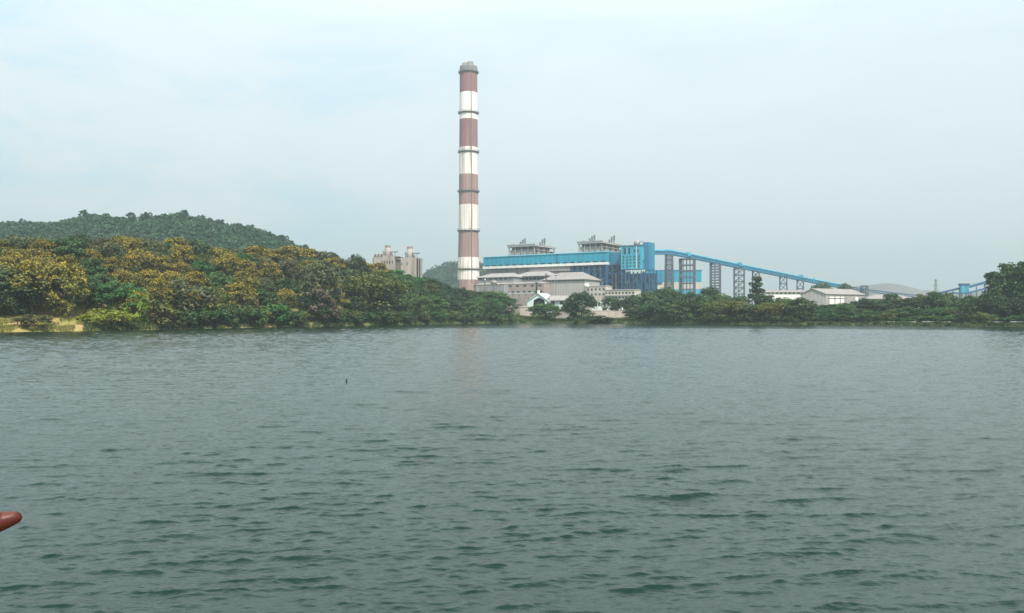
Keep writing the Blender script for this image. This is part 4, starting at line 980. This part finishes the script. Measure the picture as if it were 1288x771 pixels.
# singled-out plants of the left bank
G_B = 'bushes along the left bank'
plant('green', 158, 12, top=356, wpx=52, label='bright feathery green tree between gold-topped trees above lime bush', v=0)
plant('limeb', 136, 4, top=388, wpx=64, label='low lime green bush sprawling at the end of the sandy bank', v=1)
plant('ygreenb', 197, 4, top=376, wpx=50, label='pale yellow green bush leaning over the water right of lime bush', v=2)
plant('limeb', 172, 7, top=366, wpx=30, label='small lime leaved bush crown below the bright feathery tree', v=3)
plant('oliveb', 42, 2, top=395, wpx=40, label='dark low bush alone on the sandy bank', v=0)
plant('oliveb', 232, 9, top=352, wpx=62, label='big grey olive bush tree in the middle of left wood front', v=1)
plant('greenb', 344, 4, top=381, wpx=38, label='rounded green bush at the waterline below golden trees', v=1)
plant('brownb', 402, 5, top=362, wpx=44, label='dry brown leafless looking bush at the waterline', v=0)
plant('olive', 404, 12, top=327, wpx=46, label='grey green broad leaved tree above the dry brown bush', v=2)
plant('ygreen', 470, 14, top=341, wpx=74, label='broad yellow green feathery tree below the concrete tower block', v=1)
plant('gold', 40, 17, top=328, wpx=58, label='dark tree with golden top behind the lone bush on sandy bank', v=0)
plant('gold', 78, 15, top=331, wpx=54, label='golden topped tree behind the right end of the sandy bank', v=2)
plant('dark', 12, 18, top=338, wpx=70, label='dark tree at the left frame edge above the sandy bank', v=1)
plant('dark', 448, 62, top=320, wpx=22, label='small dark crown poking above the wood left of concrete block', v=2)
for i in range(95):
    p = random.uniform(108, 645) if i > 2 else random.uniform(-60, -5)
    if 98 < p < 222: continue
    k = random.choice(['darkb', 'midb', 'greenb', 'midb', 'midb', 'ygreenb', 'greenb'])
    plant(k, p, random.uniform(0.8, 8.5), h=random.uniform(3.2, 7.5), row='waterline', zone='left bank', group=G_B, wscale=random.uniform(0.9, 1.25))

# --- far shore between the left wood and the right bank
G_F = 'trees on the far shore'; Z = 'far shore'
plant('mid', 686, 12, top=381, wpx=38, label='round mid green tree hiding the gabled shed doorway', v=0)
plant('dark', 731, 12, top=367, wpx=40, label='tall dark round tree left of the tan boundary wall', v=0)
plant('darkb', 752, 3, top=396.5, wpx=40, label='dark low bush in front of the left end of boundary wall', v=1)
plant('dark', 717, 22, top=377, wpx=22, label='smaller dark tree close behind the tall round tree', v=1)
plant('tier', 951, 46, top=347.5, wpx=25, label='tall dark tree in flat tiers standing before the conveyor trestles', v=0)
plant('dark', 1034, 440, top=355, wpx=26, label='dark tree rising behind warehouse roof under the conveyor', v=2)
plant('dark', 1064, 450, top=356.5, wpx=20, label='smaller dark tree over the warehouse roof beside the conveyor', v=3)
for p, tp, wd, d in ((768,373,22,52),(784,376,24,50),(797,371,20,55),(815,366,30,45),(838,361,30,60),(851,366,26,40),(872,367,30,42),(892,361,26,70),(905,369,30,40),(930,372,28,45),(968,371,30,50),(985,374,30,45),(622,366,34,60),(640,374,24,44)):
    plant(random.choice(['dark','mid','mid']), p, d, top=tp, wpx=wd, row='back', zone=Z, group=G_F)
px = 806
while px < 1010:
    plant(random.choice(['dark','mid','green','mid','ygreen']), px, random.uniform(6, 18), top=random.uniform(374, 385), wpx=random.uniform(32, 46), row='front', zone=Z, group=G_F); px += random.uniform(13, 20)
px = 640
while px < 1010:
    if not (762 < px < 806): plant(random.choice(['darkb','midb','greenb','midb']), px, random.uniform(1.0, 4), h=random.uniform(2.0, 5.0) if px > 800 else random.uniform(1.2, 2.8), row='waterline', zone=Z, group='bushes along the far shore')
    px += random.uniform(9, 17)
for p in (766, 779, 791, 802): plant('greenb', p, 1.5, h=1.3, row='waterline', zone=Z, group='bushes along the far shore')

# --- right bank
G_R = 'trees on the right bank'; Z = 'right bank'
px = 1008
while px < 1240:
    plant(random.choice(['dark','mid','mid','olive']), px, random.uniform(55, 95), top=random.uniform(371, 379)-(4 if 1120 < px < 1190 else 0)+(8 if px < 1090 else 0), wpx=random.uniform(28, 44), row='back', zone=Z, group=G_R); px += random.uniform(11, 19)
px = 1004
while px < 1300:
    plant(random.choice(['mid','green','ygreen','green']), px, random.uniform(28, 46), top=random.uniform(384, 391), wpx=random.uniform(28, 42), row='middle', zone=Z, group=G_R); px += random.uniform(14, 22)
px = 1002
while px < 1320:
    plant(random.choice(['midb','greenb','ygreenb','greenb']), px, random.uniform(12, 22), top=random.uniform(393, 400), wpx=random.uniform(24, 40), row='hedge', zone=Z, group='hedge bushes on the right bank'); px += random.uniform(11, 18)
px = 1002
while px < 1320:
    plant(random.choice(['midb','greenb']), px, random.uniform(0.8, 4), h=random.uniform(0.7, 1.5), row='waterline', zone=Z, group='low bushes at the right waterline', wscale=1.5); px += random.uniform(11, 19)
plant('mid', 1177, 60, top=367, wpx=30, label='round tree below the faint pylon on the right bank', v=1)
plant('darkb', 1213, 5, top=386, wpx=19, label='dark upright round bush below the small blue transfer house', v=2)
plant('ygreenb', 1236, 8, top=392, wpx=28, label='yellow green bush left of the tall right-hand trees', v=0)
for i, (p, tp, wd, d) in enumerate(((1250,342,30,34),(1263,331,26,30),(1277,335,30,38),(1290,329,30,30),(1306,334,34,36),(1322,338,34,30))):
    plant('tall', p, d, top=tp, wpx=wd*1.25, row='tall clump', zone=Z, group='tall trees at the right frame edge')
for p, tp in ((1232, 378), (1246, 374), (1262, 372), (1276, 376), (1290, 370), (1304, 374)):
    plant('dark', p, 24, top=tp, wpx=34, row='foot of the tall clump', zone=Z, group=G_R)

# --- hills: ridge trees one by one, the slopes as one mass
G_H = 'trees along the ridge of the left hill'
px = -40.0
while px < 420:
    j = int((px-PROF1[0][0])/4); j = min(j, G1[0].shape[0]-1); k = 20 + random.randint(-2, 1)
    h = random.uniform(5.5, 11) if random.random() < 0.8 else random.uniform(11, 14)
    plant('far', px, h=h, Y=float(G1[1][j,k]), zb=float(G1[2][j,k])-0.5, row='ridge', zone='left hill', group=G_H, wscale=random.uniform(0.7, 1.15))
    p_ = PLANTS[-1][0]; p_.location.x = float(G1[0][j,k]) + random.uniform(-2, 2)
    px += random.uniform(6.5, 11)
def forest(G, n, kmax, cw, leaf, seed, nm, label):
    g = np.random.default_rng(seed); X, Y, Zt = G; a, b = X.shape
    VV, QQ, TT, base = [], [], [], 0
    i = g.random(n)*(a-2); k = kmax*0.36 + g.random(n)*(kmax*0.64-1)
    ii = i.astype(int); kk = k.astype(int)
    for q in range(n):
        fi, fk = i[q]-ii[q], k[q]-kk[q]
        f = lambda A: (A[ii[q],kk[q]]*(1-fi)*(1-fk)+A[ii[q]+1,kk[q]]*fi*(1-fk)+A[ii[q],kk[q]+1]*(1-fi)*fk+A[ii[q]+1,kk[q]+1]*fi*fk)
        if f(Zt) < 12: continue
        s = cw*g.uniform(0.55, 1.5)
        V, Q, t_, _ = crown_arrays('round', s*1.9, s, 9, 11, leaf, int(g.integers(1e9)))
        V = V + np.array([f(X), f(Y), f(Zt)-0.6*s]); VV.append(V); QQ.append(Q+base); base += len(V); TT.append(np.clip(t_*0.4+g.random()**1.6*0.75, 0, 1))
    me = np_mesh(nm, np.concatenate(VV), np.concatenate(QQ), False, attr=np.concatenate(TT)); me.materials.append(LM['teal'])
    o = bpy.data.objects.new(nm, me); COL.objects.link(o); return tag(o, label, 'forest', kind='stuff')
forest(G1, 5600, 22, 3.9, 1.6, 11, 'hill_forest', 'dense dark forest covering the slope of the left hill')
forest(G2, 800, 22, 6.5, 2.6, 12, 'hill_forest', 'hazy forest covering the hill behind the chimney')

# --- grass on the banks
def grass(pa, pb, d0, d1, n, hgt, seed, m, label, patch=0.0):
    g = np.random.default_rng(seed); px = g.uniform(pa, pb, n); d = d0 + (d1-d0)*g.random(n)**1.3; Y = shoreY(px)+d; X = U(px)*Y
    keep = (np.sin(X*0.35+np.sin(Y*0.3))*np.cos(Y*0.41+1) + 0.5*np.sin(X*1.1) > patch); px, Y, X, d = px[keep], Y[keep], X[keep], d[keep]; n = len(px)
    z = land(px, Y); h = hgt*(0.5+g.random(n)); a = g.random(n)*np.pi; wd = 0.10+0.12*g.random(n)
    dx, dy = np.cos(a)*wd, np.sin(a)*wd; lx, ly = g.normal(size=n)*0.3*h, g.normal(size=n)*0.3*h
    V = np.empty((n,4,3)); V[:,0] = np.stack([X-dx, Y-dy, z-0.05], -1); V[:,1] = np.stack([X+dx, Y+dy, z-0.05], -1)
    V[:,2] = np.stack([X+dx*0.3+lx, Y+dy*0.3+ly, z+h], -1); V[:,3] = np.stack([X-dx*0.3+lx, Y-dy*0.3+ly, z+h], -1)
    me = np_mesh('grass', V.reshape(-1,3), np.arange(n*4).reshape(n,4), False, attr=g.random(n)); me.materials.append(LM[m])
    o = bpy.data.objects.new('grass', me); COL.objects.link(o); tag(o, label, 'grass', kind='stuff')
grass(-300, 125, 0.2, 22, 26000, 0.55, 21, 'grass', 'dry yellow grass tufts on the sandy left bank', -0.1)
grass(105, 660, 0.1, 9, 16000, 0.8, 22, 'gras2', 'rank green grass at the foot of the left wood', -0.4)
grass(640, 1010, 0.1, 40, 30000, 0.7, 23, 'gras2', 'green grass along the far shore below the plant', -0.9)
grass(1000, 1500, 0.1, 30, 30000, 0.5, 24, 'gras2', 'green grass along the right bank', -0.9)

# --- labels: what a plant is and which one of its row it is
ORD = ['first','second','third','fourth','fifth','sixth','seventh','eighth','ninth','tenth','eleventh','twelfth','thirteenth','fourteenth','fifteenth','sixteenth','seventeenth','eighteenth','nineteenth','twentieth']
ORD += ['twenty-'+o for o in ORD[:9]] + ['thirtieth'] + ['thirty-'+o for o in ORD[:9]] + ['fortieth'] + ['forty-'+o for o in ORD[:9]] + ['fiftieth'] + ['fifty-'+o for o in ORD[:9]] + ['sixtieth']
DESC = {'gold':'golden-blossomed tree','dark':'dark green tree','olive':'grey olive tree','green':'bright green tree','ygreen':'yellow-green tree','mid':'mid green tree','limeb':'lime bush','darkb':'dark green bush','greenb':'bright green bush','midb':'mid green bush','oliveb':'grey olive bush','ygreenb':'yellow-green bush','tall':'tall feathery dark tree','far':'hazy tree'}
PLACE = {('skyline','left wood'):'on the left wood skyline', ('upper','left wood'):'just below the left wood skyline', ('middle','left wood'):'in the left wood middle row', ('lower','left wood'):'in the left wood second row', ('front','left wood'):'in the left wood front row',
 ('waterline','left bank'):'at the left wood waterline', ('back','far shore'):'behind the far shore trees', ('front','far shore'):'in the far shore front row', ('waterline','far shore'):'at the far shore waterline', ('back','right bank'):'in the right bank back row',
 ('middle','right bank'):'in the right bank middle row', ('hedge','right bank'):'in the right bank hedge', ('waterline','right bank'):'at the right bank waterline', ('ridge','left hill'):'along the left hill ridge', ('tall clump','right bank'):'in the clump at the right edge', ('foot of the tall clump','right bank'):'under the tall right-hand clump'}
from collections import defaultdict
GR = defaultdict(list)
for o, kind, px, row, zone, lab in PLANTS:
    if not lab: GR[(kind, row, zone)].append((px, o))
for (kind, row, zone), lst in GR.items():
    lst.sort(key=lambda a: a[0])
    for i, (px, o) in enumerate(lst):
        o["label"] = f"{DESC[kind]}, {ORD[i]} such from the left {PLACE[(row, zone)]}"
# ------------------------------------------------------------------ person standing at the left, pointing out over the lake
GZ = 3.4
def skinned(name, pts, edges, root, m, parent=None, subdiv=2):
    me = bpy.data.meshes.new(name); me.from_pydata([p[:3] for p in pts], edges, []); o = bpy.data.objects.new(name, me); COL.objects.link(o)
    md = o.modifiers.new('skin', 'SKIN'); md.use_smooth_shade = True; md.branch_smoothing = 0.3
    if not me.skin_vertices: me.skin_vertices.new()
    for i, p in enumerate(pts):
        r = p[3]; me.skin_vertices[0].data[i].radius = r if isinstance(r, tuple) else (r, r); me.skin_vertices[0].data[i].use_root = (i == root)
    sb = o.modifiers.new('sub', 'SUBSURF'); sb.levels = subdiv; sb.render_levels = subdiv
    dg = bpy.context.evaluated_depsgraph_get(); dg.update(); ev = o.evaluated_get(dg); nm = bpy.data.meshes.new_from_object(ev)
    nm.name = name; bpy.data.objects.remove(o); nm.polygons.foreach_set('use_smooth', [True]*len(nm.polygons)); nm.materials.clear()
    return link(name, nm, [m], parent)
def person_mat(name, col, rough=0.5, sss=0.0):
    m = mat(name, col, rough, 0.1, 25.0)
    b = m.node_tree.nodes['Principled BSDF']; b.inputs['Subsurface Weight'].default_value = sss; b.inputs['Subsurface Radius'].default_value = (0.01, 0.004, 0.002)
    return m
SK = person_mat('brown_skin', (0.072, 0.012, 0.007), 0.6, 0.05)
NAIL = person_mat('fingernail', (0.12, 0.036, 0.026), 0.5)
SHIRT = person_mat('grey_cotton', (0.16, 0.18, 0.22), 0.9); TROU = person_mat('dark_denim', (0.03, 0.035, 0.05), 0.9); HAIR = person_mat('black_hair', (0.01, 0.009, 0.008), 0.85); SHOE = person_mat('black_leather', (0.015, 0.014, 0.013), 0.4); EYE = person_mat('eye', (0.6, 0.58, 0.55), 0.1)
# finger tip at column 26, row 647, 0.68 m in front of the lens
TY = 0.68
tip = Vector((X_at(35.0, TY), TY, zat(647.0, TY)))
knu = tip + Vector((-0.084, -0.030, -0.033)); wri = knu + Vector((-0.088, -0.020, -0.012)); elb = wri + Vector((-0.245, -0.04, -0.085)); sho = Vector((elb.x-0.20, elb.y-0.13, GZ+1.38))
bx_ = sho.x-0.17; by_ = sho.y-0.06
root_loc = Vector((bx_, by_, GZ))
pts = []; ed = []
def add(p, r, par=None):
    pts.append((p[0]-bx_, p[1]-by_, p[2]-GZ, r)); i = len(pts)-1
    if par is not None: ed.append((par, i))
    return i
B = Vector((bx_, by_, GZ))
pel = add(B+Vector((0,0,0.93)), (0.155,0.11)); wst = add(B+Vector((0,0,1.08)), (0.14,0.10), pel); che = add(B+Vector((0,0,1.27)), (0.165,0.115), wst); nb = add(B+Vector((0,0.0,1.41)), (0.085,0.07), che)
nk = add(B+Vector((0,0.01,1.48)), 0.052, nb); hd = add(B+Vector((0,0.025,1.57)), (0.072,0.085), nk); hd2 = add(B+Vector((0,0.02,1.65)), (0.07,0.08), hd); add(B+Vector((0,0.015,1.69)), (0.04,0.05), hd2)
for s in (-1, 1):
    hp = add(B+Vector((s*0.095,0,0.88)), 0.088, pel); kn = add(B+Vector((s*0.11,0.015,0.48)), 0.06, hp); cf = add(B+Vector((s*0.115,-0.01,0.34)), 0.058, kn); ak = add(B+Vector((s*0.12,-0.02,0.09)), 0.04, cf); add(B+Vector((s*0.13,0.12,0.035)), (0.04,0.03), ak)
def hand(w_, d, upv, parent, curl):
    """palm from wrist w_ towards d; curl lists how far each finger bends"""
    d = d.normalized(); sd_ = d.cross(upv).normalized(); upv = sd_.cross(d).normalized()
    pm = add(w_+d*0.045, (0.028,0.018), parent)
    L_ = [(0.026,0.013,0.072),(0.009,0.019,0.078),(-0.010,0.014,0.073),(-0.027,0.004,0.058)]
    for i, (lat, fwd, ln) in enumerate(L_):
        k0 = add(w_+d*(0.078+fwd)-sd_*lat*-1*-1, 0.0105, pm); p = w_+d*(0.078+fwd)-sd_*lat; c = curl[i]; dirn = d.copy(); prev = k0
        for j, (fr_, r) in enumerate(((0.45,0.0095),(0.3,0.0085),(0.25,0.0062))):
            a_ = c*(0.8+0.35*j); dirn = (Matrix.Rotation(-a_, 3, sd_) @ dirn).normalized(); p = p+dirn*ln*fr_; prev = add(p, r, prev)
    t0 = add(w_+d*0.035-sd_*0.032-upv*0.006, 0.013, pm); t1 = add(w_+d*0.066-sd_*0.046-upv*0.012, 0.0105, t0); add(w_+d*0.090-sd_*0.040-upv*0.016, 0.008, t1)
# pointing arm: the index finger reaches the tip exactly
s1 = add(sho, 0.062, che); e1 = add(elb, 0.044, s1); f1 = add(elb.lerp(wri, 0.35), 0.042, e1); w1 = add(wri, (0.027,0.022), f1)
d = (knu-wri).normalized(); sdv = Vector((0.28,-0.86,-0.1)); sdv = (sdv - d*sdv.dot(d)).normalized(); upv = sdv.cross(d)*-1
if upv.z < 0: upv = -upv
pm = add(wri.lerp(knu, 0.5), (0.027,0.02), w1)
k0 = add(knu, 0.0115, pm)
# nearly straight index finger, the far end thinning to the tip
m1 = knu.lerp(tip, 0.48)+upv*0.006; m2 = knu.lerp(tip, 0.78)+upv*0.003
a1 = add(m1, 0.0112, k0); a2 = add(m2, 0.0092, a1); a3 = add(tip - (tip-m2).normalized()*0.004, 0.0042, a2)
for lat, ln in ((-0.020,0.044),(-0.039,0.040),(-0.056,0.032)):
    b0 = knu + sdv*lat*-1*-1 - d*abs(lat)*0.18; q0 = add(b0, 0.0105, pm); p = b0; dirn = d.copy(); prev = q0
    for fr_, r, a_ in ((1.0,0.0100,0.9),(0.62,0.0092,1.55),(0.5,0.0078,1.1)):
        dirn = (Matrix.Rotation(a_, 3, d.cross(upv)) @ dirn) if False else (dirn*math.cos(a_) - upv*math.sin(a_)*(1 if fr_ == 1.0 else 1)).normalized() if fr_ == 1.0 else ((-upv*0.9 - d*0.45).normalized() if fr_ == 0.62 else (-d*0.95 + upv*0.1).normalized())
        p = p + dirn*ln*fr_; prev = add(p, r, prev)
th0 = add(wri.lerp(knu, 0.35)+sdv*0.026-upv*0.012, 0.0135, pm); th1 = add(wri.lerp(knu, 0.75)+sdv*0.024-upv*0.026, 0.011, th0); add(knu+sdv*0.006-upv*0.031+d*0.004, 0.0085, th1)
# hanging arm
s2 = add(B+Vector((-0.19,0,1.37)), 0.062, che); e2 = add(B+Vector((-0.235,-0.03,1.08)), 0.044, s2); f2 = add(B+Vector((-0.24,0.0,0.99)), 0.041, e2); w2 = add(B+Vector((-0.24,0.06,0.84)), (0.027,0.022), f2)
hand(B+Vector((-0.24,0.06,0.84)), Vector((0.02,0.18,-1)), Vector((-1,0,0)), w2, (0.22,0.28,0.32,0.36))
body = skinned('person', pts, ed, pel, SK)
body.location = root_loc
tag(body, 'person in grey shirt and dark trousers pointing a finger over the lake from left', 'person')
# nail on the index finger, lying on its upper side near the tip
ax = (tip-m2).normalized(); nu = (upv - ax*upv.dot(ax)).normalized(); nu = (nu + Vector((0,-0.35,0))).normalized(); nu = (nu-ax*nu.dot(ax)).normalized(); ns = ax.cross(nu)
c = MB(); rows = []
from mathutils.bvhtree import BVHTree
bv = BVHTree.FromPolygons([v.co.copy() for v in body.data.vertices], [tuple(p.vertices) for p in body.data.polygons])
nc = tip - ax*0.0125 - B
for i in range(6):
    for j in range(7):
        u_ = i/5-0.5; v_ = (j/6-0.5)*1.55*math.sqrt(max(0.06, 1-(max(0.0, i/5-0.45)/0.55)**2)); dr = (nu*math.cos(v_) + ns*math.sin(v_)).normalized()
        hit = bv.ray_cast(nc + ax*u_*0.0095 + dr*0.03, -dr, 0.03)[0]
        rows.append((hit if hit is not None else nc + ax*u_*0.0095 + dr*0.004) + dr*0.0003)
c.v = [tuple(r) for r in rows]
for i in range(5):
    for j in range(6): c.f.append((i*7+j, i*7+j+1, (i+1)*7+j+1, (i+1)*7+j)); c.m.append(0)
c.build('fingernail', NAIL, body, True)
# clothes and hair follow the body
def loft(name, rings, m, parent, n=20, cap=False):
    """rings: (centre, direction, half width, half depth) joined into one smooth sleeve"""
    c = MB()
    for ct, dr, rw, rd in rings:
        ct, dr = Vector(ct), Vector(dr).normalized(); x_ = Vector((1,0,0)) - dr*dr.x
        if x_.length < 0.3: x_ = Vector((0,1,0)) - dr*dr.y
        x_.normalize(); y_ = dr.cross(x_)
        for i in range(n):
            t_ = 2*math.pi*i/n; c.v.append(tuple(ct + x_*math.cos(t_)*rw + y_*math.sin(t_)*rd))
    for k in range(len(rings)-1):
        for i in range(n): j = (i+1) % n; c.f.append((k*n+i, k*n+j, (k+1)*n+j, (k+1)*n+i)); c.m.append(0)
    if cap: c.f.append(tuple((len(rings)-1)*n+i for i in range(n))); c.m.append(0)
    return c.build(name, m, parent, True)
Zd = (0,0,1)
shirt = loft('shirt', [((0,0,0.86),Zd,0.178,0.135),((0,0,0.95),Zd,0.176,0.132),((0,0,1.06),Zd,0.166,0.122),((0,0,1.18),Zd,0.178,0.13),((0,0,1.28),Zd,0.192,0.135),((0,0,1.36),Zd,0.185,0.125),((0,0,1.42),Zd,0.14,0.10),((0,0.004,1.455),Zd,0.085,0.08),((0,0.006,1.475),Zd,0.064,0.066)], SHIRT, body)
def Lv(p): return Vector(p) - B
s0, s1_ = Lv(sho), Lv(elb); dr = s1_-s0
loft('sleeve', [(s0-dr.normalized()*0.17+Vector((0,0.015,-0.02)),dr,0.07,0.095),(s0-dr.normalized()*0.08,dr,0.085,0.092),(s0,dr,0.072,0.072),(s0.lerp(s1_,0.3),dr,0.066,0.064),(s0.lerp(s1_,0.62),dr,0.062,0.060)], SHIRT, shirt)
s0, s1_ = Vector((-0.19,0,1.37)), Vector((-0.235,-0.03,1.08)); dr = s1_-s0
loft('sleeve', [(Vector((-0.10,0,1.385)),(-1,0,-0.25),0.05,0.055),(Vector((-0.155,0,1.385)),(-1,0,-0.55),0.07,0.066),(s0+Vector((-0.005,0,-0.02)),(-0.5,0,-1),0.074,0.07),(s0.lerp(s1_,0.35),dr,0.066,0.064),(s0.lerp(s1_,0.7),dr,0.06,0.06)], SHIRT, shirt)
tr_o = loft('trousers', [((0,0,0.74),Zd,0.17,0.105),((0,0,0.82),Zd,0.182,0.126),((0,0,0.90),Zd,0.172,0.128),((0,0,0.99),Zd,0.162,0.118)], TROU, body)
for sx in (-1, 1):
    loft('trouser_leg', [((sx*0.122,-0.02,0.07),Zd,0.062,0.07),((sx*0.115,-0.01,0.30),Zd,0.07,0.074),((sx*0.11,0.01,0.48),Zd,0.076,0.08),((sx*0.098,0.0,0.68),Zd,0.092,0.096),((sx*0.09,0,0.82),Zd,0.094,0.104)], TROU, tr_o)
    skinned('shoe', [(sx*0.12,-0.04,0.045,(0.052,0.05)),(sx*0.125,0.06,0.04,(0.054,0.044)),(sx*0.135,0.15,0.03,(0.048,0.032))], [(0,1),(1,2)], 0, SHOE, body)
hc = MB(); ni, nj = 14, 28
for i in range(ni+1):
    ph = math.pi*i/ni
    for j in range(nj):
        t_ = 2*math.pi*j/nj; hc.v.append((0.080*math.sin(ph)*math.cos(t_), 0.008+0.094*math.sin(ph)*math.sin(t_), 1.628+0.098*math.cos(ph)))
for i in range(ni):
    for j in range(nj):
        q = (i*nj+j, (i+1)*nj+j, (i+1)*nj+(j+1) % nj, i*nj+(j+1) % nj); cy_ = sum(hc.v[k_][1] for k_ in q)/4; cz_ = sum(hc.v[k_][2] for k_ in q)/4
        if cz_ > 1.655 + 0.55*cy_ if cy_ > 0 else cz_ > 1.56 + (cy_+0.08)*1.1: hc.f.append(q); hc.m.append(0)
hc.build('hair', HAIR, body, True)
bvh = BVHTree.FromPolygons([v.co.copy() for v in body.data.vertices], [tuple(p.vertices) for p in body.data.polygons])
def face_y(x, z):
    h_ = bvh.ray_cast(Vector((x, 0.4, z)), Vector((0,-1,0)), 0.6)[0]; return h_.y if h_ is not None else 0.09
for sx in (-1, 1):
    ye = face_y(sx*0.029, 1.605)
    c = MB(); c.lathe([(0.001,-0.0085),(0.007,-0.006),(0.0105,0),(0.007,0.006),(0.001,0.0085)], 0, 0, 14); e_ = c.build('eye', EYE, body, True); e_.location = (sx*0.029, ye-0.0045, 1.605)
    c = MB(); c.lathe([(0.0045,0),(0.001,0.0008)], 0, 0, 12); i_ = c.build('iris', HAIR, e_); i_.rotation_euler = (R(-90),0,0); i_.location = (0, 0.0104, 0)
    skinned('ear', [(sx*0.067,0.012,1.575,(0.012,0.02)),(sx*0.073,0.006,1.615,(0.012,0.022))], [(0,1)], 0, SK, body)
    c = MB(); c.bar((sx*0.016, face_y(sx*0.016,1.628)-0.001, 1.627), (sx*0.043, face_y(sx*0.043,1.628)-0.003, 1.629), 0.006); c.build('eyebrow', HAIR, body)
yn = face_y(0, 1.57)
skinned('nose', [(0,yn-0.004,1.61,0.010),(0,yn+0.010,1.57,0.015)], [(0,1)], 0, SK, body)
ym = face_y(0, 1.535)
skinned('mouth', [(-0.023,ym-0.009,1.535,0.006),(0,ym-0.001,1.535,0.008),(0.023,ym-0.009,1.535,0.006)], [(0,1),(1,2)], 0, NAIL, body)
